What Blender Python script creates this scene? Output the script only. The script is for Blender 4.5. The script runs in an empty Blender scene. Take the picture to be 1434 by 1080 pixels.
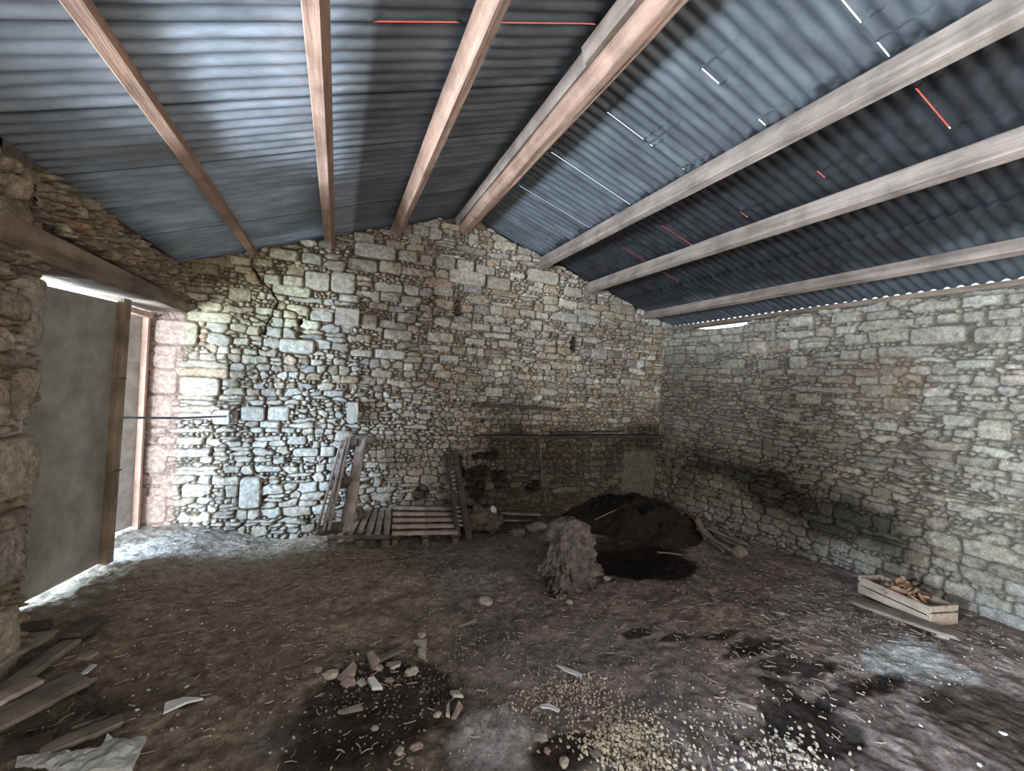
import bpy, bmesh, math, random
import numpy as np
from mathutils import Vector, Matrix
random.seed(7); RNG = np.random.default_rng(7)
SC = bpy.context.scene; COL = SC.collection

# ------------------------------------------------------------------ camera geometry
F = 586.; CX, CY = 717., 540.; H = 1.6
_y = np.array([473-CX, -(522-CY), -F]); _y /= np.linalg.norm(_y)
_up = np.cross(np.array([1, -0.058, 0.]), _y); _up /= np.linalg.norm(_up)
if _up[1] < 0: _up = -_up
_x = np.cross(_y, _up); R = np.array([_x, _y, _up])
O = np.array([0, 0, H])
def ray(px, py): return R @ np.array([px-CX, -(py-CY), -F])
def on_y(px, py, Y): d = ray(px, py); return O + d*(Y/d[1])
def on_x(px, py, X): d = ray(px, py); return O + d*(X/d[0])
YB, XR, XL = 4.46, 4.04, -1.26     # inner faces of the back, right and left walls

# ------------------------------------------------------------------ noise
def _h(ix, iy, s):
    n = (ix.astype(np.int64)*374761393 + iy.astype(np.int64)*668265263 + s*974634777) & 0x7fffffff
    n = ((n ^ (n >> 13))*1274126177) & 0x7fffffff
    return ((n ^ (n >> 16)) & 0xffff)/65535.
def vn(x, y, s=0):
    x = np.asarray(x, float); y = np.asarray(y, float)
    ix, iy = np.floor(x), np.floor(y); fx, fy = x-ix, y-iy
    fx = fx*fx*(3-2*fx); fy = fy*fy*(3-2*fy)
    a = _h(ix, iy, s)*(1-fx)+_h(ix+1, iy, s)*fx; b = _h(ix, iy+1, s)*(1-fx)+_h(ix+1, iy+1, s)*fx
    return a*(1-fy)+b*fy
def fbm(x, y, s=0, o=4, g=.5):
    t = 0; a = 1; w = 0
    for i in range(o):
        t = t + a*(vn(x*2**i, y*2**i, s+i*17)-.5)*2; w += a; a *= g
    return t/w
def sm(a, b, x):
    t = np.clip((np.asarray(x, float)-a)/(b-a), 0, 1); return t*t*(3-2*t)

# ------------------------------------------------------------------ floor height
def floor_base(x, y):
    x = np.asarray(x, float); y = np.asarray(y, float)
    z = np.interp(y, [-3, 1.1, 2.1, 2.7, 3.8, 4.6], [.24, .24, .19, .12, .02, .0])
    l = sm(-.35, -1.25, x); z = z*(1-l)+.2*l
    return z
def heap(x, y):
    # dark earth heap in the far right corner
    r = np.sqrt(((x-3.38)/.92)**2 + ((y-4.1)/1.1)**2) + .18*fbm(x*2.2, y*2.2, 5)
    return .27*sm(1.05, .25, r)
def floor_z(x, y):
    z = floor_base(x, y)
    z = z + .016*fbm(x*1.6, y*1.6, 3) + .018*fbm(x*6, y*6, 9) + .011*fbm(x*24, y*24, 19, 4, .6)
    pit = np.exp(-(((x-2.35)/.42)**2+((y-3.05)/.36)**2)**2)*.06
    z = z - pit - .03*np.exp(-(((x-.25)/.45)**2+((y-2.)/.42)**2)**2)
    return z
def at(px, py, dz=0):
    d = ray(px, py); z = .15
    for i in range(12):
        t = (z-H)/d[2]; p = O+d*t; z = float(floor_z(p[0], p[1]))+dz
    return Vector((p[0], p[1], z-dz))

# ------------------------------------------------------------------ tagging
def tag(o, label=None, cat=None, group=None, kind=None):
    if label: o['label'] = label
    if cat: o['category'] = cat
    if group: o['group'] = group
    if kind: o['kind'] = kind
    return o
def link(name, me, mat=None, parent=None, loc=None, rot=None):
    o = bpy.data.objects.new(name, me); COL.objects.link(o)
    if mat:
        for m in (mat if isinstance(mat, (list, tuple)) else [mat]): me.materials.append(m)
    if parent: o.parent = parent
    if loc is not None: o.location = loc
    if rot is not None: o.rotation_euler = rot
    return o
def empty(name, loc, rot=(0, 0, 0)):
    o = bpy.data.objects.new(name, None); COL.objects.link(o); o.location = loc; o.rotation_euler = rot
    o.empty_display_size = .1
    return o

# ------------------------------------------------------------------ materials
def newmat(name):
    m = bpy.data.materials.new(name); m.use_nodes = True; nt = m.node_tree
    return m, nt, nt.nodes['Principled BSDF']
def nd(nt, t, **k):
    n = nt.nodes.new(t)
    for a, b in k.items(): setattr(n, a, b)
    return n
def noise(nt, vec, scale, detail=6, rough=.6):
    n = nd(nt, 'ShaderNodeTexNoise'); n.inputs['Scale'].default_value = scale
    n.inputs['Detail'].default_value = detail; n.inputs['Roughness'].default_value = rough
    nt.links.new(vec, n.inputs['Vector']); return n.outputs['Fac']
def ramp(nt, fac, stops):
    r = nd(nt, 'ShaderNodeValToRGB'); e = r.color_ramp.elements
    while len(e) < len(stops): e.new(.5)
    for i, (p, c) in enumerate(stops): e[i].position = p; e[i].color = (*c, 1)
    nt.links.new(fac, r.inputs[0]); return r.outputs[0]
def mixc(nt, fac, a, b, mode='MIX'):
    n = nd(nt, 'ShaderNodeMix', data_type='RGBA', blend_type=mode)
    for s, v in (('Factor', fac), ('A', a), ('B', b)):
        i = [q for q in n.inputs if q.name == s and (q.type == 'RGBA' or s == 'Factor')][0]
        if isinstance(v, (int, float)): i.default_value = v
        elif isinstance(v, tuple): i.default_value = (*v, 1)
        else: nt.links.new(v, i)
    return [q for q in n.outputs if q.type == 'RGBA'][0]
def bump(nt, b, h, strength=.5, dist=.01):
    n = nd(nt, 'ShaderNodeBump'); n.inputs['Strength'].default_value = strength; n.inputs['Distance'].default_value = dist
    nt.links.new(h, n.inputs['Height']); nt.links.new(n.outputs[0], b.inputs['Normal'])
def objvec(nt, scale=(1, 1, 1)):
    t = nd(nt, 'ShaderNodeTexCoord'); m = nd(nt, 'ShaderNodeMapping'); m.inputs['Scale'].default_value = scale
    nt.links.new(t.outputs['Object'], m.inputs['Vector']); return m.outputs[0]

def attr_mat(name, s1, s2, bs, bd, rough=.95, lo=.55, hi=1.42):
    m, nt, b = newmat(name)
    a = nd(nt, 'ShaderNodeAttribute'); a.attribute_name = 'col'
    v = objvec(nt)
    n1 = noise(nt, v, s1, 8, .65); n2 = noise(nt, v, s2, 5, .7)
    r = ramp(nt, n1, [(.3, (lo,)*3), (.7, (hi,)*3)])
    c = mixc(nt, 1., a.outputs['Color'], r, 'MULTIPLY')
    r2 = ramp(nt, n2, [(.35, (.74, .72, .70)), (.65, (1.2, 1.2, 1.2))])
    c = mixc(nt, 1., c, r2, 'MULTIPLY')
    nt.links.new(c, b.inputs['Base Color']); b.inputs['Roughness'].default_value = rough
    b.inputs['Specular IOR Level'].default_value = .2
    n3 = noise(nt, v, s1*1.6, 9, .75)
    ad = nd(nt, 'ShaderNodeMath', operation='MULTIPLY_ADD'); nt.links.new(n3, ad.inputs[0]); ad.inputs[1].default_value = 2.2; nt.links.new(n2, ad.inputs[2])
    bump(nt, b, ad.outputs[0], bs, bd)
    return m
M_WALL = attr_mat('rubble_masonry', 26, 110, 1., .010)
M_FLOOR = attr_mat('trodden_earth', 16, 70, 1., .018, .95, .5, 1.5)

def wood(name, c1, c2, axis=1, scale=1., bs=.5, rough=.85, dirt=.5):
    m, nt, b = newmat(name)
    s = [26*scale]*3; s[axis] = 1.6*scale
    v = objvec(nt, tuple(s)); v0 = objvec(nt)
    n = noise(nt, v, 1.0, 6, .6); n2 = noise(nt, v0, 5*scale, 5, .6); n3 = noise(nt, v, 4.0, 3, .6)
    c = ramp(nt, n, [(.3, c1), (.68, c2)])
    d = ramp(nt, n2, [(.32, (1-dirt,)*3), (.6, (1.1,)*3)])
    c = mixc(nt, 1., c, d, 'MULTIPLY')
    vo = nd(nt, 'ShaderNodeTexVoronoi'); s2 = [5*scale]*3; s2[axis] = 2.2*scale
    vm = objvec(nt, tuple(s2)); nt.links.new(vm, vo.inputs['Vector']); vo.inputs['Scale'].default_value = 1
    k = ramp(nt, vo.outputs['Distance'], [(.05, (.35, .22, .15)), (.12, (1, 1, 1))])
    c = mixc(nt, .8, c, k, 'MULTIPLY')
    nt.links.new(c, b.inputs['Base Color']); b.inputs['Roughness'].default_value = rough
    b.inputs['Specular IOR Level'].default_value = .25
    bump(nt, b, n3, bs, .004)
    return m
W_BEAM = wood('sawn_pine_beam', (.235, .14, .10), (.42, .27, .20), 1, 1, .6, dirt=.35)
W_BEAM2 = wood('greyed_beam', (.19, .145, .12), (.34, .265, .22), 1, 1, .6, dirt=.4)
W_LINTEL = wood('old_oak_lintel', (.12, .085, .06), (.28, .21, .155), 1, .8, .9)
W_PAL = wood('grey_pallet_wood', (.20, .16, .14), (.42, .355, .32), 1, 1.5, .6)
W_PALX = wood('dark_pallet_wood', (.07, .055, .045), (.16, .125, .105), 1, 1.5, .6)
W_SHELF = wood('dark_shelf_wood', (.045, .035, .03), (.115, .09, .075), 0, 1.5, .6)
W_BOARD = wood('weathered_board', (.17, .145, .12), (.34, .29, .25), 1, 1.2, .7)
W_PALE = wood('pale_board', (.33, .28, .23), (.52, .46, .40), 1, 1.3, .6)
W_CRATE = wood('crate_wood', (.28, .215, .165), (.46, .37, .30), 0, 1.6, .5, dirt=.3)
W_POST = wood('door_post_wood', (.20, .145, .10), (.34, .255, .18), 2, 1., .5)
W_PINK = wood('pinkish_frame_wood', (.52, .34, .27), (.70, .50, .41), 2, 1., .4, dirt=.3)

def simple(name, c1, c2, s=12, rough=.8, bs=.4, bd=.004, metal=0.):
    m, nt, b = newmat(name); v = objvec(nt); n = noise(nt, v, s, 7, .65)
    nt.links.new(ramp(nt, n, [(.32, c1), (.68, c2)]), b.inputs['Base Color'])
    b.inputs['Roughness'].default_value = rough; b.inputs['Metallic'].default_value = metal
    bump(nt, b, noise(nt, v, s*5, 4), bs, bd)
    return m
W_STUMP = simple('root_stump_bark', (.04, .032, .029), (.33, .275, .25), 20, .95, 1., .03)
M_DOOR = simple('dusty_grey_sheet_door', (.20, .185, .165), (.40, .37, .33), 5, .75, .25)
M_DOOR2 = simple('pale_door_board', (.30, .26, .235), (.52, .47, .43), 9, .8, .4)  # paler board colour for the far leaf
M_IRON = simple('grey_iron', (.14, .15, .17), (.30, .32, .35), 30, .5, .3, .002, .7)
M_RUST = simple('rusty_iron', (.06, .03, .02), (.16, .08, .05), 30, .8, .4)
M_STONE = simple('loose_limestone', (.34, .295, .25), (.58, .52, .45), 18, .95, .8, .008)
M_WSTONE = simple('pale_limestone', (.44, .42, .37), (.62, .60, .55), 18, .95, .6, .006)
M_DSTONE = simple('dirty_stone', (.12, .10, .085), (.30, .25, .21), 18, .95, .8, .008)
M_TILE = simple('broken_tile', (.26, .19, .165), (.44, .34, .30), 20, .9, .5)
M_WHITE = simple('white_shard', (.62, .64, .66), (.82, .84, .86), 20, .5, .2, .001)
M_GRAVEL = simple('gravel', (.36, .30, .22), (.62, .55, .43), 6, .95, .5)
M_EARTH = simple('heap_earth', (.012, .009, .007), (.035, .026, .02), 14, .95, 1., .02)
M_SACK = simple('dusty_sackcloth', (.07, .05, .04), (.24, .185, .145), 7, .95, .9, .01)
M_HUSK = simple('dry_leaves', (.16, .09, .05), (.38, .24, .15), 14, .9, .6)
M_STRAW = simple('straw_litter', (.20, .155, .12), (.44, .37, .30), 8, .9, .3)
M_CEM = simple('cement_rubble', (.38, .39, .38), (.58, .59, .57), 10, .95, .8, .01)
M_GROUND = simple('sunlit_gravel_yard', (.45, .44, .42), (.62, .6, .57), 10, .95, .3)
M_LIME = simple('dark_dusty_rubber', (.02, .018, .018), (.06, .05, .05), 14, .8, .5)

def sheet_mat():
    m, nt, b = newmat('corrugated_iron')
    a = nd(nt, 'ShaderNodeAttribute'); a.attribute_name = 'col'
    v = objvec(nt, (4, 12, 4)); n = noise(nt, v, 1., 7, .65); v2 = objvec(nt); n2 = noise(nt, v2, 40, 4, .6)
    r = ramp(nt, n, [(.3, (.62, .62, .62)), (.7, (1.25, 1.25, 1.25))])
    c = mixc(nt, 1., a.outputs['Color'], r, 'MULTIPLY')
    nt.links.new(c, b.inputs['Base Color'])
    nt.links.new(a.outputs['Alpha'], b.inputs['Metallic'])
    rr = nd(nt, 'ShaderNodeMapRange'); rr.inputs['To Min'].default_value = .48; rr.inputs['To Max'].default_value = .7
    nt.links.new(n, rr.inputs['Value']); nt.links.new(rr.outputs[0], b.inputs['Roughness'])
    bump(nt, b, n2, .15, .002)
    return m
M_SHEET = sheet_mat()
def red_mat():
    m, nt, b = newmat('red_translucent_lap_strip')
    t = nd(nt, 'ShaderNodeBsdfTranslucent'); v = objvec(nt)
    nt.links.new(ramp(nt, noise(nt, v, 9), [(.3, (.50, .07, .04)), (.7, (.62, .13, .09))]), t.inputs['Color'])
    nt.links.new(t.outputs[0], nt.nodes['Material Output'].inputs['Surface'])
    return m
M_RED = red_mat()

# ------------------------------------------------------------------ grid meshes
def grid_mesh(name, P, col=None, keep=None, smooth=True, flip=False, extra=None):
    """P: (n,m,3) vertex grid, col (n,m,3|4), keep (n-1,m-1) face mask"""
    n, m = P.shape[:2]
    idx = np.arange(n*m).reshape(n, m)
    q = np.stack([idx[:-1, :-1], idx[1:, :-1], idx[1:, 1:], idx[:-1, 1:]], -1)
    if flip: q = q[..., ::-1]
    q = q.reshape(-1, 4) if keep is None else q[keep]
    V = P.reshape(-1, 3)
    used = np.zeros(len(V), bool); used[q.ravel()] = True
    remap = np.cumsum(used)-1; V = V[used]; q = remap[q]
    C = None
    if col is not None:
        C = col.reshape(-1, col.shape[-1])[used]
        if C.shape[1] == 3: C = np.concatenate([C, np.ones((len(C), 1))], 1)
    return V, q, C
def mesh_np(name, parts, smooth=True):
    Vs, Qs, Cs = [], [], []; off = 0
    for V, q, C in parts:
        Vs.append(V); Qs.append(q+off); off += len(V)
        Cs.append(C if C is not None else np.full((len(V), 4), .3))
    V = np.concatenate(Vs); Q = np.concatenate(Qs); C = np.concatenate(Cs)
    me = bpy.data.meshes.new(name)
    me.vertices.add(len(V)); me.vertices.foreach_set('co', V.astype(np.float32).ravel())
    me.loops.add(len(Q)*4); me.loops.foreach_set('vertex_index', Q.astype(np.int32).ravel())
    me.polygons.add(len(Q)); me.polygons.foreach_set('loop_start', np.arange(0, len(Q)*4, 4, dtype=np.int32))
    me.polygons.foreach_set('loop_total', np.full(len(Q), 4, np.int32))
    if smooth: me.polygons.foreach_set('use_smooth', np.ones(len(Q), bool))
    a = me.color_attributes.new('col', 'FLOAT_COLOR', 'POINT')
    a.data.foreach_set('color', C.astype(np.float32).ravel())
    me.update(calc_edges=True); me.validate()
    return me
def box_part(x0, x1, y0, y1, z0, z1, c=(.3, .25, .2)):
    V = np.array([[x, y, z] for x in (x0, x1) for y in (y0, y1) for z in (z0, z1)], float)
    q = np.array([[0, 1, 3, 2], [4, 6, 7, 5], [0, 4, 5, 1], [2, 3, 7, 6], [0, 2, 6, 4], [1, 5, 7, 3]])
    return V, q, np.tile([*c, 1.], (8, 1))

# ------------------------------------------------------------------ rubble walls
def make_seeds(u0, u1, v0, v1, blocks, zone, rng):
    S = []
    for (a, b, c, d, *o) in blocks:
        S.append([(a+c)/2, (b+d)/2, abs(c-a)/2, abs(d-b)/2, 7., 0., 1])
    B = np.array([s[:4] for s in S]) if S else np.zeros((0, 4))
    v = v0-.1
    while v < v1+.1:
        hm = zone((u0+u1)/2, v)[0]; rh = hm*rng.uniform(.75, 1.3)
        u = u0-.1-rng.uniform(0, .1); ph = rng.uniform(0, 9)
        while u < u1+.1:
            h_, asp, p, jit = zone(u, v)
            w = h_*asp*math.exp(rng.normal(0, .38)); hh = rh*rng.uniform(.8, 1.1)
            if rng.random() < .22*jit:    # two stacked small stones
                subs = [(-.27, .5), (.27, .5)]
            else: subs = [(0, 1)]
            for dv, sc in subs:
                cu = u+w/2+rng.normal(0, .006*jit); cv = v+rh/2+dv*rh+rng.normal(0, .11*rh*jit)+.018*math.sin(cu*1.7+ph)
                if len(B) and np.any((abs(cu-B[:, 0]) < B[:, 2]+w*.22) & (abs(cv-B[:, 1]) < B[:, 3]+hh*sc*.25)): continue
                S.append([cu, cv, w/2, hh*sc/2, p, rng.normal(0, .1*jit), 0])
            u += w
        v += rh
    return np.array(S)
def wall_field(u0, u1, v0, v1, res, S, seed, warp=.010):
    nu = int((u1-u0)/res)+1; nv = int((v1-v0)/res)+1
    us = np.linspace(u0, u1, nu); vs = np.linspace(v0, v1, nv)
    U, V = np.meshgrid(us, vs, indexing='ij')
    Uw = U+warp*fbm(U*13, V*13, seed, 3); Vw = V+warp*fbm(U*13+50, V*13, seed+3, 3)
    d1 = np.full(U.shape, 9.); d2 = np.full(U.shape, 9.); ID = np.full(U.shape, -1, int)
    for i, (cu, cv, hw, hh, p, ang, ex) in enumerate(S):
        k = 2.1 if not ex else 1.35
        r = max(hw, hh)*0+.0
        i0, i1 = np.searchsorted(us, [cu-hw*k-.03, cu+hw*k+.03]); j0, j1 = np.searchsorted(vs, [cv-hh*k-.03, cv+hh*k+.03])
        if i1 <= i0 or j1 <= j0: continue
        sl = (slice(i0, i1), slice(j0, j1))
        x = Uw[sl]-cu; y = Vw[sl]-cv; c, s = math.cos(ang), math.sin(ang)
        if ex: x = U[sl]*.7+Uw[sl]*.3-cu; y = V[sl]*.7+Vw[sl]*.3-cv
        a = abs(x*c+y*s)/hw; b = abs(-x*s+y*c)/hh
        d = (a**p+b**p)**(1/p)
        if ex: d = np.where(d < 1, d*.55, 1+(d-1)*2.5)
        o1 = d1[sl]; o2 = d2[sl]
        n = d < o1
        d2[sl] = np.where(n, o1, np.minimum(o2, d)); d1[sl] = np.where(n, d, o1)
        t = ID[sl]; t[n] = i
    idc = np.clip(ID, 0, None)
    size = np.minimum(S[idc, 2], S[idc, 3])
    ex = S[idc, 6] > .5
    gap = np.minimum((d2-d1)*.5, np.where(ex, 9, 1.3-d1)*.9)*size
    gap = np.where(ex, (1-np.clip(d1/.55, 0, 1))*size, gap)
    gap[ID < 0] = 0
    return U, V, gap, ID, size, ex
def fill_seeds(u0, u1, v0, v1, S, seed, warp=.010, lo=.016, hi=.034):
    U, V, gap, ID, size, ex = wall_field(u0, u1, v0, v1, .016, S, seed, warp)
    g = np.argwhere((gap < .0015)); r = np.random.default_rng(seed)
    idc = np.clip(ID, 0, None); out = []
    d1 = ((np.abs(U-S[idc, 0])/S[idc, 2])**4+(np.abs(V-S[idc, 1])/S[idc, 3])**4)**.25
    g = np.argwhere(d1 > 1.22); r.shuffle(g); occ = set()
    for i, j in g:
        k = (int(U[i, j]/.045), int(V[i, j]/.036))
        if k in occ: continue
        occ.add(k); w = r.uniform(lo, hi)
        out.append([U[i, j], V[i, j], w*r.uniform(.9, 1.6), w*.75, 3.2, r.normal(0, .15), 0])
    return np.concatenate([S, np.array(out)]) if out else S
def px_blocks(rects, ox, oy, sc, proj):
    out = []
    for a, b, c, d in rects:
        m = (b+d)/2; n = (a+c)/2
        pl = proj(ox+a/sc, oy+m/sc); pr = proj(ox+c/sc, oy+m/sc); pt = proj(ox+n/sc, oy+b/sc); pb = proj(ox+n/sc, oy+d/sc)
        out.append((pl[0], pb[1], pr[0], pt[1]))
    return out
PALETTE = np.array([[.47, .41, .32], [.53, .475, .38], [.42, .355, .27], [.58, .54, .47], [.36, .31, .25], [.50, .43, .33], [.40, .37, .33], [.46, .35, .25]])
def wall_colors(U, V, gap, ID, ex, seed, mort, rng, thr=.004, pal=PALETTE):
    n = ID.max()+2
    k = rng.integers(0, len(pal), n); c = pal[k]*rng.uniform(.82, 1.15, (n, 1))
    C = c[np.clip(ID, 0, None)].copy()
    C[ex] = C[ex]*.5+np.array([.54, .50, .42])*.5
    gr = (.5+.5*fbm(U*5, V*5, seed+77, 4)); C *= (1+.28*fbm(U*45, V*45, seed+78, 4, .7)+.18*fbm(U*12, V*12, seed+79, 3))[..., None]
    t = sm(thr*.1, thr*(.9+1.2*gr), gap)[..., None]
    C = mort*(1-t)+C*t
    return C

# ---- back wall
pb = lambda x, y: (on_y(x, y, YB)[0], on_y(x, y, YB)[2])
B3 = [[887,183,1067,247],[790,303,895,393],[680,300,785,380],[585,318,678,362],[508,312,580,355],[540,360,710,405],[570,585,728,645],[808,460,908,520],[918,480,985,545],[700,468,800,512],[358,368,455,425],[380,277,463,308],[460,245,548,280],[360,235,455,273],[870,628,968,660],[972,628,1108,670],[1010,545,1135,590],[1070,475,1150,515],[150,745,328,822],[290,885,403,945],[408,868,515,930],[523,868,620,930],[603,993,690,1030],[134,998,262,1030],[858,248,988,300],[992,258,1090,310],[665,222,755,270],[527,205,655,252],[958,715,1050,748],[1195,555,1260,598],[180,470,380,515],[995,505,1065,538],[820,397,915,430],[1080,405,1175,435],[945,430,1035,462],[1020,168,1105,207],[1072,212,1155,258],[885,135,975,180],[628,1045,740,1080],[745,1035,810,1080]]
B2 = [[505,20,652,100],[500,103,578,178],[488,182,582,262],[478,268,562,370],[470,430,548,525],[445,600,545,690],[587,207,725,267],[786,535,860,640]]
B4 = [[205,297,365,356],[368,324,468,378],[535,294,672,350],[690,365,768,408],[140,365,228,403],[115,556,230,598],[165,652,252,683],[145,716,218,750],[302,520,385,550],[389,529,470,557],[800,625,873,670],[560,687,638,715],[925,752,1015,780],[845,789,925,815],[800,709,865,732],[700,518,768,551],[550,503,600,550],[413,592,500,622],[240,253,315,298],[150,237,236,290],[320,274,403,313],[460,307,528,330],[0,407,90,435],[270,582,362,611],[350,489,447,518],[288,140,335,190],[733,457,785,485],[568,472,628,500],[603,524,655,553],[348,559,470,583],[862,747,922,773],[485,552,575,578],[0,482,70,513],[32,143,95,180],[87,231,140,275],[357,788,435,828]]
blk = px_blocks(B3, 200, 280, 3, pb)+px_blocks(B2, 0, 440, 2.347, pb)+px_blocks(B4, 560, 280, 3, pb)
def zone_b(u, v):
    if u < -1.2: return (.13, 2.2, 8, .5)
    if v > 2.35: return (.092, 2.3, 6, .8)
    if v > 1.75: return (.074, 2.1, 4.8, .9)
    if v > 1.25: return (.066, 1.6, 3.6, 1.1)
    if v > .45: return (.068, 1.25, 2.7, 1.1) if u > -.35 else (.085, 1.55, 3.2, 1.0)
    return (.08, 1.8, 3.2, 1.2)
rng = np.random.default_rng(11)
S = make_seeds(-1.75, 4.3, -.15, 3.45, blk, zone_b, rng)
S = fill_seeds(-1.75, 4.2, -.15, 3.45, S, 31)
U, V, gap, ID, size, ex = wall_field(-1.75, 4.2, -.15, 3.45, .0078, S, 31)
def back_top(u): return np.where(u < 1.25, 3.425+.375*(u-1.25), 3.375-.305*(u-1.25))
prot = rng.normal(0, .011, len(S)+1)[ID]; tilt1 = rng.normal(0, .09, len(S)+1)[ID]; tilt2 = rng.normal(0, .09, len(S)+1)[ID]
idc = np.clip(ID, 0, None); du = U-S[idc, 0]; dv = V-S[idc, 1]
def relief(U, V, gap, size, ex, prot, t1, t2, du, dv, seed, depth=.032, rag=.006):
    dome = np.sqrt(np.clip(gap/(size*.55), 0, 1))
    body = sm(.0, .007, gap)*.66+dome*.34
    h = depth*body+(prot+t1*np.clip(du, -.05, .05)+t2*np.clip(dv, -.04, .04))*sm(.001, .01, gap)
    h = h+rag*fbm(U*30, V*30, seed, 4, .6)*np.where(ex, .5, 1)+.012*fbm(U*2.5, V*2.5, seed+5, 3)-.02*(1-sm(0, .004, gap))*(.5+.5*fbm(U*9, V*9, seed+8))+rag*.8*np.abs(fbm(U*14, V*14, seed+11, 3, .6))*sm(.002, .01, gap)
    return h
h = relief(U, V, gap, size, ex, prot, tilt1, tilt2, du, dv, 41)
mort = np.array([.17, .130, .09])
C = wall_colors(U, V, gap, ID, ex, 3, mort, rng)
# whiter lime-washed cobbles low on the left half, sooty and earthy low on the right
lime = sm(1.55, 1.0, V+.25*fbm(U*1.5, V*1.5, 61))*sm(1.9, .7, U)*.75
C = C*(1-lime[..., None]*.55)+np.array([.62, .61, .58])*lime[..., None]*.55*sm(.001, .006, gap)[..., None]+C*0
yel = sm(1.6, 2.1, V)*sm(.1, -.5, U)*.5; yel = yel[..., None]
C = C*(1-yel)+C*np.array([1.12, 1.1, .78])*yel
warm = sm(1.0, .62, V)*sm(0.55, .15, V+0*U)*0
soot = np.clip(sm(1.25, .7, V+.22*fbm(U*1.8, V*1.8, 71, 4))*sm(.9, 2.0, U)*.85+.55*sm(.35, .75, fbm(U*1.1, V*1.4, 77, 4)+.25)*sm(.5, 2.2, U)*sm(2.3, 1.6, V), 0, .9)[..., None]
C = C*(1-soot*.72)
dirt = sm(.42, .1, V+.1*fbm(U*3, V*3, 79))[..., None]*sm(-.6, 0, U)[..., None]
C = C*(1-dirt*.75)+np.array([.13, .10, .07])*dirt*.75
blotch = fbm(U*1.3, V*1.3, 83, 5)[..., None]
C = C*(1+.32*blotch)
pink = sm(-1.2, -1.3, U)[..., None]
C = C*(1-pink)+(np.array([.47, .345, .29])*(.92+.15*blotch)*(.6+.4*sm(.0, .006, gap))[..., None])*pink
h = h*(1-.55*pink[..., 0])
# plastered end pier low at the right corner
pl_ = sm(.035, 0, np.maximum(np.maximum(3.5-U, U-4.0), V-.78)+.03*fbm(U*8, V*8, 91))
h = h*(1-pl_)+pl_*(.045+.006*fbm(U*20, V*20, 92)); C = C*(1-pl_[..., None]*.8)+np.array([.25, .235, .20])*pl_[..., None]*.8
# the open joint and the missing stones
def seg_dist(U, V, pts):
    D = np.full(U.shape, 9.)
    for (a, b), (c, d) in zip(pts[:-1], pts[1:]):
        L = (c-a)**2+(d-b)**2; t = np.clip(((U-a)*(c-a)+(V-b)*(d-b))/L, 0, 1)
        D = np.minimum(D, np.hypot(U-a-t*(c-a), V-b-t*(d-b)))
    return D
crack = [pb(200+x/3, 280+y/3) for x, y in [(463,280),(480,305),(497,343),(535,375),(562,425),(548,480),(520,520),(512,560)]]
D = seg_dist(U+.035*fbm(U*9, V*9, 8), V+.02*fbm(U*11, V*11, 18), crack); k = sm(.011, .003, D+.006*fbm(U*30, V*30, 14)); h -= .07*k; C *= (1-.8*k)[..., None]
for x, y, rx, ry in [(641, 431, .05, .11), (805, 480, .07, .09), (421, 450, .03, .03), (663, 484, .02, .02), (745, 684, .10, .08), (677, 590, .03, .03), (700, 672, .10, .12), (668, 672, .13, .26), (645, 655, .06, .22), (680, 640, .16, .06), (590, 690, .08, .07)]:
    c_ = pb(x, y); k = sm(1.1, .7, np.hypot((U-c_[0])/rx, (V-c_[1])/ry)+.8*fbm(U*9, V*9, 13, 5)); h -= .09*k; C *= (1-.7*k)[..., None]  # hollows sunk in, with their inner shade also put into the colour
# niche of dark hollow behind the leaning rack
P = np.stack([U, YB-h+.02, V], -1)
Uc = (U[:-1, :-1]+U[1:, 1:])/2; Vc = (V[:-1, :-1]+V[1:, 1:])/2
keep = Vc < back_top(Uc)-.012+.03*fbm(Uc*9, Uc*0, 51)+.012-.10*np.exp(-((Uc-1.1)/.12)**2)
back = mesh_np('wall_back', [grid_mesh('', P, C, keep)[:3], box_part(-1.75, 4.4, YB+.16, YB+.4, -.3, 2.38, (.12, .09, .07))])
# gable slab behind the face
def poly_prism(pts, axis, a, b):
    n = len(pts); V = []
    for s in (a, b):
        for p in pts:
            V.append((p[0], s, p[1]) if axis == 'y' else (s, p[0], p[1]))
    f = [tuple(range(n)), tuple(range(2*n-1, n-1, -1))]+[(i, i+n, (i+1) % n+n, (i+1) % n) for i in range(n)]
    me = bpy.data.meshes.new('m'); me.from_pydata(V, [], f); me.update(); return me
o = link('wall_back', back, M_WALL); tag(o, kind='structure')
g = link('trim_1', poly_prism([(-1.7, 2.3), (4.3, 2.36), (4.25, 2.48), (1.31, 3.375), (1.2, 3.415), (-1.7, 2.338)], 'y', YB+.10, YB+.38), M_DSTONE); tag(g, kind='structure')

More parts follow.
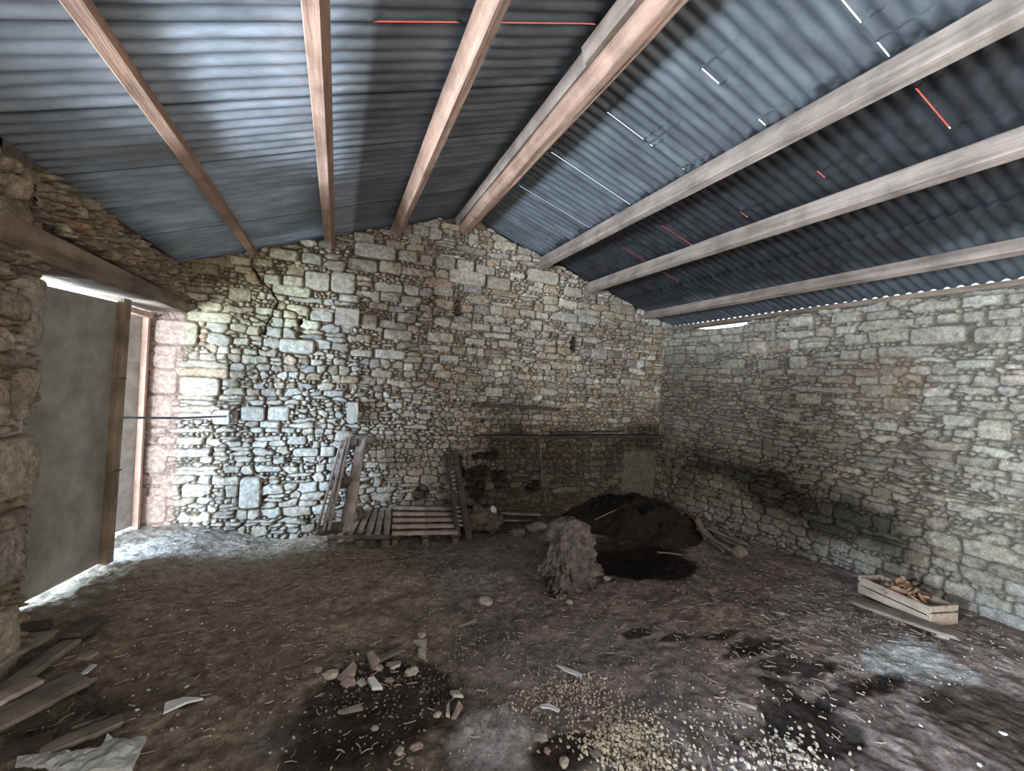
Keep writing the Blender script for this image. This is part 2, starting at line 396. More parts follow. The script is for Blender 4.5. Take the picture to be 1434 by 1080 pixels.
# ---- right wall
prr = lambda x, y: (on_x(x, y, XR)[1], on_x(x, y, XR)[2])
B7 = [[1000,205,1222,275],[1238,205,1430,270],[550,168,645,208],[365,460,460,492],[570,458,668,500],[525,532,592,568],[1120,540,1250,583],[1165,595,1250,628],[1255,560,1385,635],[720,203,805,235],[705,150,820,195],[833,147,965,180],[1100,158,1192,195],[1290,138,1430,178],[1200,148,1285,192],[1020,165,1095,200],[810,425,940,465],[895,472,1005,525],[985,437,1050,465],[430,330,510,370],[285,330,383,368],[550,318,620,368],[1165,330,1330,365],[1225,785,1320,820],[1130,880,1300,915],[1350,345,1430,370],[860,565,960,600],[1185,905,1260,935]]
blk = [(min(a, c), b, max(a, c), d) for a, b, c, d in px_blocks(B7, 900, 380, 2.685, prr)]
def zone_r(u, v):
    if v > 1.95: return (.092, 2.3, 5.5, .7)
    if v > 1.2: return (.066, 2.6, 4.0, .9)
    if v > .7: return (.070, 2.6, 3.6, .9)
    return (.082, 2.0, 3.2, .9)
rng = np.random.default_rng(23)
S = make_seeds(-.6, 4.6, -.15, 2.55, blk, zone_r, rng)
S = fill_seeds(-.5, 4.5, -.15, 2.5, S, 131)
U, V, gap, ID, size, ex = wall_field(-.5, 4.5, -.15, 2.5, .0078, S, 131)
prot = rng.normal(0, .009, len(S)+1)[ID]; t1 = rng.normal(0, .09, len(S)+1)[ID]; t2 = rng.normal(0, .09, len(S)+1)[ID]
idc = np.clip(ID, 0, None); du = U-S[idc, 0]; dv = V-S[idc, 1]
h = relief(U, V, gap, size, ex, prot, t1, t2, du, dv, 141, .028)
C = wall_colors(U, V, gap, ID, ex, 5, np.array([.20, .165, .125]), rng, pal=PALETTE*.55+np.array([.50, .465, .40])*.45)
bl = fbm(U*1.1, V*1.3, 151, 5)
st = np.clip(sm(-.25, .45, fbm(U*1.2+3, V*1.7, 157, 5)+.35*np.exp(-((V-.95)/.45)**2))*sm(1.35, 1.8, U)*sm(2.35, 1.7, V), 0, 1)[..., None]
C = C*.9*(1-st*.28)*(1-st*np.array([.0, .05, .12]))
soot = (sm(.25, .05, abs(V-(.62+.11*(U-2.2)))+.22*fbm(U*2.5, V*2.5, 163, 4))*sm(1.5, 1.9, U)*sm(4.1, 3.6, U))[..., None]
C = C*(1-.72*soot)
rus = (sm(.3, .1, np.hypot((U-1.9)/.5, (V-1.75)/.3)+.4*fbm(U*3, V*3, 167)-.5))[..., None]; C = C*(1-.4*rus)+np.array([.22, .12, .05])*.4*rus
lim = (sm(.50, .3, V-.12*(U-2.5)*0+.15*fbm(U*3, V*3, 171, 4))*sm(4.2, 3.3, U))[..., None]; C = C*(1-.5*lim)+np.array([.42, .43, .42])*.5*lim*(.4+.6*sm(0, .006, gap))[..., None]
C *= (1+.3*bl)[..., None]; C = np.clip(C, .01, .8)
P = np.stack([XR-h+.02, U, V], -1)
Uc = (U[:-1, :-1]+U[1:, 1:])/2; Vc = (V[:-1, :-1]+V[1:, 1:])/2
keep = Vc < 2.415+.03*fbm(Uc*6, Uc*0, 53)-.05*sm(3.1, 3.3, Uc)*sm(4.2, 4.05, Uc)
me = mesh_np('wall_right', [grid_mesh('', P, C, keep, flip=True)[:3], box_part(XR+.03, XR+.4, -2.2, 3.15, -.3, 2.43), box_part(XR+.03, XR+.4, 3.15, 4.05, -.3, 2.37), box_part(XR+.03, XR+.4, 4.05, 4.5, -.3, 2.435), box_part(XR-.01, XR+.1, -2.2, -.45, -.3, 2.4)])
tag(link('wall_right', me, M_WALL), kind='structure')

# ---- left wall: near pier, and the rubble over the door
pll = lambda x, y: (on_x(x, y, XL)[1], on_x(x, y, XL)[2])
def left_piece(u0, u1, v0, v1, blocks, zone, seed, keepf, mort, depth, rag, flipped=False):
    rng = np.random.default_rng(seed)
    S = make_seeds(u0, u1, v0, v1, blocks, zone, rng)
    S = fill_seeds(u0, u1, v0, v1, S, seed*3, .016)
    U, V, gap, ID, size, ex = wall_field(u0, u1, v0, v1, .0065, S, seed*3, .016)
    pr = rng.normal(0, .014, len(S)+1)[ID]; a = rng.normal(0, .15, len(S)+1)[ID]; b = rng.normal(0, .15, len(S)+1)[ID]
    idc = np.clip(ID, 0, None); du = U-S[idc, 0]; dv = V-S[idc, 1]
    h = relief(U, V, gap, size, ex, pr, a, b, du, dv, seed, depth, rag)
    C = wall_colors(U, V, gap, ID, ex, seed, mort, rng, pal=PALETTE*np.array([.92, .84, .74]))
    dirt = sm(-.3, .3, fbm(U*4, V*4, seed+9, 4))[..., None]*np.where(ex, .1, .75)[..., None]
    C = C*(1-dirt*.45)+mort*dirt*.45
    P = np.stack([XL+h-.02, U, V], -1)
    Uc = (U[:-1, :-1]+U[1:, 1:])/2; Vc = (V[:-1, :-1]+V[1:, 1:])/2
    return grid_mesh('', P, np.clip(C, .01, .8), keepf(Uc, Vc))[:3]
BL = [(2.36, .98, 2.57, 1.25), (2.30, .62, 2.55, .86), (2.48, 1.62, 2.58, 1.96), (2.45, 1.3, 2.57, 1.55), (2.36, .2, 2.56, .5), (2.2, 1.3, 2.42, 1.5)]
mortL = np.array([.25, .20, .15])
p1 = left_piece(2.1, 2.60, -.1, 2.45, BL, lambda u, v: (.105, 1.7, 4, 1.2), 201, lambda u, v: (u < 2.575+.012*fbm(v*7, u*0, 5)) & (v < 2.40+.03*fbm(u*7, u*0, 6)), mortL, .036, .018)
p2 = left_piece(2.5, 4.48, 2.1, 2.52, [], lambda u, v: (.058, 1.25, 2.4, 1.6), 211, lambda u, v: (v < 2.415+.06*fbm(u*6, u*0, 7, 3)) & (v > 2.17+.035*fbm(u*5, u*0, 8)), mortL, .05, .022)
parts = [p1, p2, box_part(XL-.5, XL-.02, 2.3, 4.5, 2.2, 2.455, (.2, .16, .12)), box_part(XL-.5, XL-.02, -2.2, 2.35, 2.3, 2.455, (.2, .16, .12))]
me = mesh_np('wall_left', parts)
wl = link('wall_left', me, M_WALL); tag(wl, kind='structure')
pier = bpy.data.meshes.new('m')
q = [(-1.285, 2.1), (-1.285, 2.56), (-1.535, 3.09), (-1.75, 3.09), (-1.75, 2.1)]
n = 5; pier.from_pydata([(x, y, z) for z in (-.3, 2.38) for x, y in q], [], [tuple(range(n))[::-1], tuple(range(n, 2*n))]+[(i, (i+1) % n, (i+1) % n+n, i+n) for i in range(n)])
tag(link('trim_2', pier, M_STONE), kind='structure')

# rear part of the room (behind the camera): plain masonry with a side opening; rear opening and high window are added for light
me = mesh_np('wall_rear', [box_part(-1.7, .2, -2.5, -2.1, -.3, 2.4), box_part(.2, 3., -2.5, -2.1, 2.3, 3.5), box_part(3., 4.4, -2.5, -2.1, -.3, 2.6), box_part(-1.7, .2, -2.5, -2.1, 2.4, 3.)])
tag(link('wall_rear', me, M_WALL), kind='structure')
me = mesh_np('wall_left_rear', [box_part(-1.7, -1.3, -2.4, -.9, -.3, 2.4), box_part(-1.7, -1.3, -.9, .5, 2.1, 2.4), box_part(-1.7, -1.3, .5, 2.12, -.3, 1.55)])
tag(link('wall_left_rear', me, M_WALL), kind='structure')

# ------------------------------------------------------------------ floor
def patch_mask(X, Y, px, py, rx, ry, seed, soft=.35, nz=.9, fr=3.):
    c = at(px, py); r = np.hypot((X-c.x)/rx, (Y-c.y)/ry)+nz*.5*fbm(X*fr, Y*fr, seed, 5, .6)
    return sm(1, 1-soft, r)
def floor_piece(x0, x1, y0, y1, res):
    xs = np.linspace(x0, x1, int((x1-x0)/res)+1); ys = np.linspace(y0, y1, int((y1-y0)/res)+1)
    X, Y = np.meshgrid(xs, ys, indexing='ij'); Z = floor_z(X, Y)
    n1 = fbm(X*2.2, Y*2.2, 301, 5, .6)[..., None]; n2 = fbm(X*22, Y*22, 303, 4, .65)[..., None]
    C = (np.array([.40, .325, .255])*sm(1.3, .2, X)[..., None]+np.array([.36, .295, .285])*sm(.2, 1.3, X)[..., None])*(1+.45*n1+.5*n2+.35*fbm(X*7, Y*7, 309, 4)[..., None])
    br = np.clip(fbm(X*1.2, Y*1.2, 305, 3)*2+.1, 0, 1)[..., None]*.35; C = C*(1-br)+C*np.array([1.05, .95, .8])*br
    def lay(C, m, c, k):
        m = m[..., None]*k; return C*(1-m)+np.array(c)*m*(1+.35*n2)
    # grey trodden crust in the middle
    C = lay(C, patch_mask(X, Y, 850, 930, .75, .45, 311), (.42, .36, .37), .75)
    C = lay(C, patch_mask(X, Y, 660, 815, .3, .3, 312), (.48, .42, .38), .65)
    C = lay(C, patch_mask(X, Y, 690, 1040, .20, .17, 313, .6), (.70, .67, .69), .9)
    C = lay(C, patch_mask(X, Y, 1255, 925, .42, .15, 315, .6, 1.1, 5), (.74, .77, .80), .95)
    C = lay(C, patch_mask(X, Y, 1330, 950, .26, .13, 325, .6, 1.1, 5), (.74, .77, .80), .9)
    C = lay(C, patch_mask(X, Y, 1130, 845, .4, .22, 316, .6, 1.2, 5), (.30, .30, .31), .6)
    C = lay(C, patch_mask(X, Y, 400, 1040, .16, .16, 317, .6), (.42, .40, .39), .6)
    # damp dark patches
    C = lay(C, patch_mask(X, Y, 530, 985, .40, .38, 321, .3), (.035, .024, .02), .82)
    C = lay(C, patch_mask(X, Y, 470, 1075, .25, .2, 322, .3), (.05, .035, .03), .7)
    C = lay(C, patch_mask(X, Y, 790, 1055, .16, .10, 323, .3), (.04, .028, .022), .8)
    C = lay(C, patch_mask(X, Y, 1130, 1020, .22, .16, 324, .25, 1.1, 5), (.022, .017, .015), .85)
    C = lay(C, patch_mask(X, Y, 1060, 910, .30, .045, 326, .3, 1.0, 5), (.03, .02, .017), .8)
    C = lay(C, patch_mask(X, Y, 1200, 965, .5, .05, 328, .3, 1.0, 5), (.02, .016, .014), .8)
    for qi, (qx, qy, qr, qs) in enumerate([(895, 886, .10, .03), (948, 893, .10, .03), (1005, 893, .12, .03), (1045, 906, .13, .05), (1095, 930, .13, .045), (1140, 938, .14, .05), (1240, 962, .18, .04), (1310, 985, .16, .04), (1105, 975, .05, .12)]):
        C = lay(C, patch_mask(X, Y, qx, qy, qr*1.3, qs*1.5, 360+qi, .3, 1.2, 6), (.03, .022, .018), .85)
    C = lay(C, patch_mask(X, Y, 1380, 1000, .4, .3, 327, .5), (.085, .06, .043), .8)
    C = lay(C, patch_mask(X, Y, 130, 980, .28, .2, 329, .4), (.07, .05, .04), .6)
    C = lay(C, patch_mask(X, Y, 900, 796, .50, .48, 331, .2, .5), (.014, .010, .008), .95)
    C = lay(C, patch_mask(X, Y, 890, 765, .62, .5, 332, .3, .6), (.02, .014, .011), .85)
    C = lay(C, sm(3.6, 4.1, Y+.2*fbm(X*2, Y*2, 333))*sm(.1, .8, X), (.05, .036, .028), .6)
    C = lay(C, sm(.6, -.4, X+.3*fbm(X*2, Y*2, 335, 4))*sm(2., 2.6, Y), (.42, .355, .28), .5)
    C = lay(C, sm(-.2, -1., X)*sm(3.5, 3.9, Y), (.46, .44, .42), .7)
    # scattered pale crumbs
    cr = sm(.55, .75, fbm(X*60, Y*60, 341, 2))*sm(-.1, .5, fbm(X*3, Y*3, 343, 3))
    C = lay(C, cr, (.42, .37, .30), .6)
    Z = Z+cr*.003
    return grid_mesh('', np.stack([X, Y, Z], -1), np.clip(C, .008, .8))[:3]
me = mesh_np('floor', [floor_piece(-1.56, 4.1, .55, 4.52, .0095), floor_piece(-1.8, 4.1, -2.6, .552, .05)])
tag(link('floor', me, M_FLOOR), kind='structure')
gm = bpy.data.meshes.new('yard'); gm.from_pydata([(-14, -12, .1), (14, -12, .1), (14, 14, .1), (-14, 14, .1)], [], [(0, 1, 2, 3)])
# yard outside only (left of the building)
gm = bpy.data.meshes.new('yard'); gm.from_pydata([(-14, -12, .12), (-1.56, -12, .12), (-1.56, 14, .12), (-14, 14, .12)], [], [(0, 1, 2, 3)])
tag(link('ground_outside', gm, M_GROUND), kind='structure')
# earth heap in the corner
xs = np.linspace(2.0, 4.02, 190); ys = np.linspace(2.8, 4.44, 150); X, Y = np.meshgrid(xs, ys, indexing='ij')
hz = heap(X, Y); Z = floor_z(X, Y)-.02+hz+hz*.5*fbm(X*4, Y*4, 351, 6, .65)+.022*fbm(X*16, Y*16, 352, 4, .6)*sm(0, .05, hz)
kp = (hz > .012)[:-1, :-1] & (hz > .012)[1:, 1:]
o = link('earth_heap', mesh_np('heap', [grid_mesh('', np.stack([X, Y, Z], -1), None, kp)[:3]]), M_EARTH)
tag(o, 'black heap of earth and dung in the far right corner', 'heap', kind='stuff')

# ------------------------------------------------------------------ roof
def zl(x): return 3.445+.375*(x-1.25)
def zr(x): return 3.40-.305*(x-1.25)
WL = .076
def sheets(xa, xb, zf, seams, slits, colf, dz, nx=46, eave=None):
    parts = []
    for i in range(len(seams)-1):
        a, b = seams[i], seams[i+1]
        ny = max(8, int((b-a+.03)/.0085))
        xs = np.linspace(xa, xb, nx); tt = np.linspace(0, 1, ny)
        X = np.repeat(xs[:, None], ny, 1)
        over = np.full(nx, .028)
        for (s, u0, u1) in slits:
            if abs(s-b) < .05: over = np.where((xs > u0) & (xs < u1), -.004 if s < 2. else -.009, over)
        ye = b+over
        for (s, u0, u1) in slits: pass
        Y = a+(ye[:, None]-a)*tt[None, :]
        off = 0
        Z = zf(X)+dz-off+.0095*np.cos(2*np.pi*Y/WL)+.007*fbm(X*1.3, Y*1.3, 401, 3)+.003*tt[None, :]
        C = colf(X, Y, i)
        parts.append(grid_mesh('', np.stack([X, Y, Z], -1), C)[:3])
    return parts
def col_left(X, Y, i):
    n = fbm(X*2.5, Y*4, 411+i, 5)[..., None]
    e = sm(.012, .004, Y-Y[0, 0])[..., None]
    tone = [.9, 1.05, .95, 1.1, 1., .9, 1.05][i % 7]
    C = np.array([.35, .395, .45])*tone*(1+.35*n)
    ru = sm(.2, .6, fbm(X*1.2, Y*3, 421+i, 4))[..., None]*.4; C = C*(1-ru)+np.array([.20, .17, .15])*ru
    shade = sm(.05, .065, X)[..., None]*.52; C = C*(1-shade)*(1-.8*e)  # sheets above the seam darkened: purlin shadow put into their colour
    return np.concatenate([C, np.full(C.shape[:2]+(1,), .55)], -1)
def col_right(X, Y, i):
    n = fbm(X*2.5, Y*4, 431+i, 5)
    C = np.array([.155, .175, .195])*(1+.3*n)[..., None]
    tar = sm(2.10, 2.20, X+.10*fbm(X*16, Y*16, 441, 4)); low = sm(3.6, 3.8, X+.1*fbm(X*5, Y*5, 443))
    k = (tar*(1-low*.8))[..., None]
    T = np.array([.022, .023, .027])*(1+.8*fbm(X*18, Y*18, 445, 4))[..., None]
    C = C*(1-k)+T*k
    return np.concatenate([C, (.55*(1-k))], -1)
sL = [-2.2, -1.7, -1.2, -.7, -.2, .3, .8, 1.3, 1.79, 2.28, 2.78, 3.26, 3.77, 4.24, 4.62]
slL = [(1.79, .05, .42), (1.79, .58, 1.10), (1.79, .52, .56)]
sR = [-2.2, -1.9, -1.3, -.7, -.1, .5, 1.10, 1.68, 2.265, 2.87, 3.475, 4.09, 4.62]
slR = [(1.10, 1.75, 1.95), (1.10, 2.06, 2.17), (1.68, 1.66, 1.8), (1.68, 2.10, 2.17), (2.265, 1.48, 1.78), (2.265, 2.12, 2.14), (2.265, 1.83, 1.86), (2.87, 1.40, 2.17), (3.475, 1.40, 2.17), (4.09, 1.42, 2.0),
       (2.87, 2.50, 2.86), (3.475, 2.53, 2.88), (4.09, 2.56, 2.87), (3.475, 3.09, 3.32), (4.09, 3.22, 3.46), (2.87, 3.0, 3.05), (1.10, 2.38, 2.70), (1.68, 2.62, 2.72), (2.265, 2.70, 2.78)]
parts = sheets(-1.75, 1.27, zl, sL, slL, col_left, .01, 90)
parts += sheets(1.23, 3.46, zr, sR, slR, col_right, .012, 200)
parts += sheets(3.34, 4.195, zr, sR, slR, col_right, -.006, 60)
nq = sum(len(p[1]) for p in parts)
def flat(x0, x1, y0, y1, zf, dz):
    V = np.array([[x0, y0, zf(x0)+dz], [x1, y0, zf(x1)+dz], [x1, y1, zf(x1)+dz], [x0, y1, zf(x0)+dz]]); return V, np.array([[0, 1, 2, 3]]), None
reds = []
for s, a, b in slL: reds.append(flat(a-.03, b+.03, s-.06, s+.26, zl, .045))
for s, a, b in slR:
    if a > 2.3: reds.append(flat(a-.03, b+.03, s-.06, s+.26, zr, .045))
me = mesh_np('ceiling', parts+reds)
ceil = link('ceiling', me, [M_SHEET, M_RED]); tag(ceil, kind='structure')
mi = np.zeros(len(me.polygons), np.int32); mi[nq:] = 1; me.polygons.foreach_set('material_index', mi)
# second, short slit pair near the gable
def section_beam(name, poly, y0, y1, mat, seed, label, cat='beam', group=None, wob=.004, ny=70, taper=0):
    """poly: XZ corners, swept along Y with adze-like wobble"""
    n = len(poly); pts = []
    for i in range(n):                                  # soften corners and split faces
        a = np.array(poly[i]); b = np.array(poly[(i+1) % n])
        for t in (.07, .36, .64, .93): pts.append(a+(b-a)*t)
    pts = np.array(pts); m = len(pts); c = pts.mean(0)
    ys = np.linspace(y0, y1, ny); V = []
    for j, y in enumerate(ys):
        for k in range(m):
            d = pts[k]-c; w = 1+float(fbm(np.array(y*1.6), np.array(k*.9), seed, 3))*wob*14
            V.append((c[0]+d[0]*w+float(vn(y*.7, 3, seed))*wob, y, c[1]+d[1]*w))
    f = []
    for j in range(ny-1):
        for k in range(m):
            a = j*m+k; b = j*m+(k+1) % m; f.append((a, a+m, b+m, b))
    f.append(tuple(range(m))); f.append(tuple(range((ny-1)*m, ny*m))[::-1])
    me = bpy.data.meshes.new(name); me.from_pydata(V, [], f); me.update()
    bm = bmesh.new(); bm.from_mesh(me); bmesh.ops.recalc_face_normals(bm, faces=bm.faces); bm.to_mesh(me); bm.free()
    o = link(name, me, mat); tag(o, label, cat, group); return o
G = 'purlins carrying the iron roof'
YE = YB+.03
section_beam('roof_beam', [(-.80, 2.626), (-.744, 2.646), (-.755, 2.70), (-.82, 2.675)], -2.1, YE, W_BEAM, 1, 'brown timber purlin nearest the door wall, leftmost of the roof beams', group=G, wob=.006)
section_beam('roof_beam', [(-.172, 2.777), (-.113, 2.777), (-.092, 2.905), (-.185, 2.875)], -2.1, YE, W_BEAM, 2, 'brown timber purlin second from the left, seen almost end-on', group=G)
section_beam('roof_beam', [(.42, 3.10), (.471, 2.999), (.527, 3.02), (.50, 3.13)], -2.1, YE, W_BEAM, 3, 'brown timber purlin just left of the ridge beam', group=G)
section_beam('ridge_beam', [(1.125, 3.33), (1.12, 3.24), (1.165, 3.19), (1.235, 3.20), (1.285, 3.26), (1.29, 3.33)], -2.1, YE, W_BEAM, 4, 'thick reddish brown ridge beam at the roof peak', group=G, wob=.007)
section_beam('ridge_board', [(1.075, 3.335), (1.10, 3.26), (1.14, 3.275), (1.14, 3.34)], 1.9, YE-.04, W_BEAM2, 5, 'grey weathered timber strapped along the left of the ridge beam, far length', group='grey timbers beside the ridge beam', wob=.006)
section_beam('ridge_board', [(1.06, 3.335), (1.085, 3.255), (1.13, 3.27), (1.13, 3.34)], -2.1, 1.885, W_BEAM2, 6, 'grey weathered timber strapped along the left of the ridge beam, near length beyond the crack', group='grey timbers beside the ridge beam', wob=.006)
section_beam('roof_beam', [(2.13, 3.10), (2.084, 2.957), (2.141, 2.938), (2.19, 3.08)], -2.1, YE, W_BEAM2, 7, 'greyish timber purlin right of the ridge beam, below the slitted sheets', group=G)
section_beam('roof_beam', [(2.80, 2.90), (2.763, 2.775), (2.82, 2.755), (2.86, 2.88)], -2.1, YE, W_BEAM2, 8, 'greyish timber purlin under the black sheets, middle of the right slope', group=G)
section_beam('roof_beam', [(3.68, 2.635), (3.643, 2.546), (3.70, 2.527), (3.74, 2.615)], -2.1, YE, W_BEAM2, 9, 'greyish timber purlin lowest on the right slope, just above the wall', group=G)
section_beam('wall_plate', [(4.12, 2.483), (4.12, 2.43), (4.20, 2.43), (4.20, 2.483)], -2.1, 4.42, W_LINTEL, 10, 'thin dark timber plate lying along the top of the right wall', 'beam', wob=.006)
section_beam('door_lintel', [(-1.285, 2.16), (-1.235, 2.15), (-1.245, 2.035), (-1.56, 2.035), (-1.56, 2.17)], 2.30, YE, W_LINTEL, 12, 'rough old oak lintel above the doorway', 'lintel', wob=.005)

# ------------------------------------------------------------------ generic builders
def plank_mesh(l, w, t, seed=0, n=10, rough=.003, bow=0., split=False, chip=0.):
    """plank centred at origin, length along Y"""
    r = random.Random(seed); V = []; rows = []
    for i in range(n+1):
        y = -l/2+l*i/n; e0 = r.uniform(-rough, rough)*1.5; e1 = r.uniform(-rough, rough)*1.5; z = bow*(1-(2*i/n-1)**2)
        if i in (0, n): e0 += r.uniform(0, chip)*w; e1 -= r.uniform(0, chip)*w
        c = min(.15*t, .003)
        ring = [(-w/2+e0+c, -t/2), (w/2+e1-c, -t/2), (w/2+e1, -t/2+c), (w/2+e1, t/2-c), (w/2+e1-c, t/2), (-w/2+e0+c, t/2), (-w/2+e0, t/2-c), (-w/2+e0, -t/2+c)]
        dy = [r.uniform(-1, 1)*chip*w for _ in range(8)] if i in (0, n) else [0]*8
        rows.append([(x, y+dy[k] if chip else y, zz+z) for k, (x, zz) in enumerate(ring)])
    for q in rows: V += q
    f = [(i*8+k, i*8+(k+1) % 8, (i+1)*8+(k+1) % 8, (i+1)*8+k) for i in range(n) for k in range(8)]
    f += [tuple(range(8))[::-1], tuple(range(n*8, n*8+8))]
    me = bpy.data.meshes.new('plank'); me.from_pydata(V, [], f); me.update(); return me
def frame_of(a, b, up=(0, 0, 1)):
    """matrix with Y along a->b"""
    y = (Vector(b)-Vector(a)).normalized(); x = y.cross(Vector(up)).normalized(); z = x.cross(y)
    m = Matrix((x, y, z)).transposed().to_4x4(); m.translation = (Vector(a)+Vector(b))/2; return m
def plank(name, a, b, w, t, mat, seed=0, up=(0, 0, 1), parent=None, **k):
    me = plank_mesh((Vector(b)-Vector(a)).length, w, t, seed, **k)
    o = link(name, me, mat, parent); o.matrix_local = frame_of(a, b, up); return o
def rock_mesh(r, seed, sub=3, amp=.28, flat=(1, 1, 1), fr=1.4):
    from mathutils import noise as mn
    bm = bmesh.new(); bmesh.ops.create_icosphere(bm, subdivisions=sub, radius=1)
    off = Vector((seed*3.7, seed*1.3, seed*.7))
    for v in bm.verts:
        p = v.co.copy(); n = mn.fractal(p*fr+off, .8, 2.1, 5)
        cell = mn.cell(p*1.7+off)
        v.co = p*(1+amp*n+.06*cell)
        v.co = Vector((v.co.x*flat[0], v.co.y*flat[1], v.co.z*flat[2]))*r
    for f in bm.faces: f.smooth = sub > 2
    me = bpy.data.meshes.new('rock'); bm.to_mesh(me); bm.free(); return me
def tube_mesh(pts, r, n=8, taper=None):
    V = []; f = []
    for i, p in enumerate(pts):
        p = Vector(p); d = (Vector(pts[min(i+1, len(pts)-1)])-Vector(pts[max(i-1, 0)])).normalized()
        u = d.cross(Vector((.3, .2, 1))).normalized(); w = d.cross(u); rr = r if taper is None else r*(1+(taper-1)*i/(len(pts)-1))
        for k in range(n):
            a = 2*math.pi*k/n; V.append(p+u*rr*math.cos(a)+w*rr*math.sin(a))
    for i in range(len(pts)-1):
        for k in range(n): f.append((i*n+k, i*n+(k+1) % n, (i+1)*n+(k+1) % n, (i+1)*n+k))
    f += [tuple(range(n))[::-1], tuple(range((len(pts)-1)*n, len(pts)*n))]
    me = bpy.data.meshes.new('tube'); me.from_pydata(V, [], f); me.update()
    for p in me.polygons: p.use_smooth = True
    return me
def shard_mesh(pts2, t, seed=0):
    """flat shard from XY outline with thickness and a slight warp"""
    n = len(pts2); r = random.Random(seed)
    wv = [r.uniform(-1, 1)*t*.6 for _ in pts2]
    V = [(x, y, w) for (x, y), w in zip(pts2, wv)]+[(x*.96, y*.96, t+w) for (x, y), w in zip(pts2, wv)]
    f = [tuple(range(n))[::-1], tuple(range(n, 2*n))]+[(i, (i+1) % n, (i+1) % n+n, i+n) for i in range(n)]
    me = bpy.data.meshes.new('shard'); me.from_pydata(V, [], f); me.update(); return me
def floor_shard(name, pxs, t, mat, label, cat, group=None, lift=.0, seed=0):
    P = [at(x, y) for x, y in pxs]; c = sum(P, Vector())/len(P)
    zb = max(p.z for p in P)
    me = shard_mesh([(p.x-c.x, p.y-c.y) for p in P][::-1], t, seed)
    o = link(name, me, mat, None, (c.x, c.y, c.z+lift+.002)); tag(o, label, cat, group); return o

# ------------------------------------------------------------------ doorway
HA, HB = Vector((-1.545, 3.075, 0)), Vector((-1.405, 3.62, 0))
d = (HB-HA).normalized(); nrm = Vector((d.y, -d.x, 0))
leaf = empty('door_1', (HA.x, HA.y, .22)); tag(leaf, kind='structure')
L = (HB-HA).length+.03
def quad_panel(name, x0, x1, z0, z1, y0, y1, mat, parent, lean=0, n=8):
    me = bpy.data.meshes.new(name); V = [(x0, y0, z0), (x1, y0, z0), (x1, y1, z0), (x0, y1, z0), (x0, y0+lean, z1), (x1, y0+lean, z1), (x1, y1+lean, z1), (x0, y1+lean, z1)]
    me.from_pydata(V, [], [(3, 2, 1, 0), (4, 5, 6, 7), (0, 1, 5, 4), (1, 2, 6, 5), (2, 3, 7, 6), (3, 0, 4, 7)]); me.update()
    o = link(name, me, mat, parent)
    bv = o.modifiers.new('b', 'BEVEL'); bv.width = .003; bv.segments = 2
    return o
ang = math.atan2(d.x, d.y)
leaf.rotation_euler = (0, 0, -ang)
quad_panel('door_panel', -.02, .0, .012, 1.77, -.0, L+.01, M_DOOR, leaf, .03)
p = quad_panel('door_stile', .002, .045, .0, 1.80, L-.045, L+.02, W_POST, leaf, .045); p['label'] = 'brown timber stile along the free edge of the door'
quad_panel('door_rail', -.05, -.022, .2, .29, .02, L, W_POST, leaf, 0)
quad_panel('door_rail', -.05, -.022, 1.5, 1.59, .02, L, W_POST, leaf, 0)
for z in (1.25, .62): quad_panel('door_latch', .046, .052, z, z+.012, L-.02, L+.045, M_RUST, leaf)
# second leaf swung outwards at the far jamb
leaf2 = empty('door_2', (-1.535, 4.42, .2)); tag(leaf2, kind='structure')
leaf2.rotation_euler = (0, 0, math.atan2(-.08, -.2)*0+math.radians(180-21))
quad_panel('door_panel', -.02, .0, .02, 1.80, .0, .62, M_DOOR2, leaf2)
quad_panel('door_frame_post', -.045, .005, .0, 1.81, -.045, .0, W_PINK, leaf2)
fr = quad_panel('trim_3', -1.52, -1.46, 1.965, 2.01, 3.9, 4.45, W_PINK, None); tag(fr, kind='structure')
fr = quad_panel('trim_4', -1.515, -1.475, .19, 1.965, 4.395, 4.435, W_PINK, None); tag(fr, kind='structure')
# iron bar from the leaf to the back wall
hp = on_y(322, 583, YB-.03); fp = Vector((-1.375, 3.68, 0)); rr = ray(165, 585); tt = fp.y/rr[1]; fp.z = H+rr[2]*tt
bar = link('iron_bar', tube_mesh([fp+Vector((-.03, 0, 0)), fp, fp.lerp(Vector(hp), .5)+Vector((0, 0, -.01)), Vector(hp)+Vector((-.03, -.02, 0)), Vector(hp)+Vector((0, .02, 0))], .009), M_IRON)
tag(bar, 'long grey iron bar holding the door leaf to the back wall', 'bar')
pl = bpy.data.meshes.new('p'); bm = bmesh.new(); bmesh.ops.create_cone(bm, cap_ends=True, segments=12, radius1=.03, radius2=.022, depth=.03); bm.to_mesh(pl); bm.free()
w = link('wall_ring', pl, M_IRON, bar); w.location = Vector(hp); w.rotation_euler = (math.pi/2, 0, 0)

# ------------------------------------------------------------------ stones and boards on the back wall
def wall_thing(px0, py0, px1, py1, proud, name, mat, label, cat, bev=.006):
    a = on_y(px0, py1, YB-proud); b = on_y(px1, py0, YB-proud)
    me = bpy.data.meshes.new(name); bm = bmesh.new(); bmesh.ops.create_cube(bm, size=1)
    bmesh.ops.subdivide_edges(bm, edges=bm.edges[:], cuts=4, use_grid_fill=True)
    for v in bm.verts:
        v.co.x *= (b[0]-a[0]); v.co.z *= (b[2]-a[2]); v.co.y *= (proud+.03)
        v.co += Vector((random.uniform(-1, 1), random.uniform(-1, 1), random.uniform(-1, 1)))*.002
    bm.to_mesh(me); bm.free()
    o = link(name, me, mat, None, ((a[0]+b[0])/2, YB-proud/2+.01, (a[2]+b[2])/2)); tag(o, label, cat)
    return o
wall_thing(486, 564, 502, 591, .09, 'through_stone', M_WSTONE, 'pale upright stone block jutting from the back wall above the leaning pallet', 'stone')
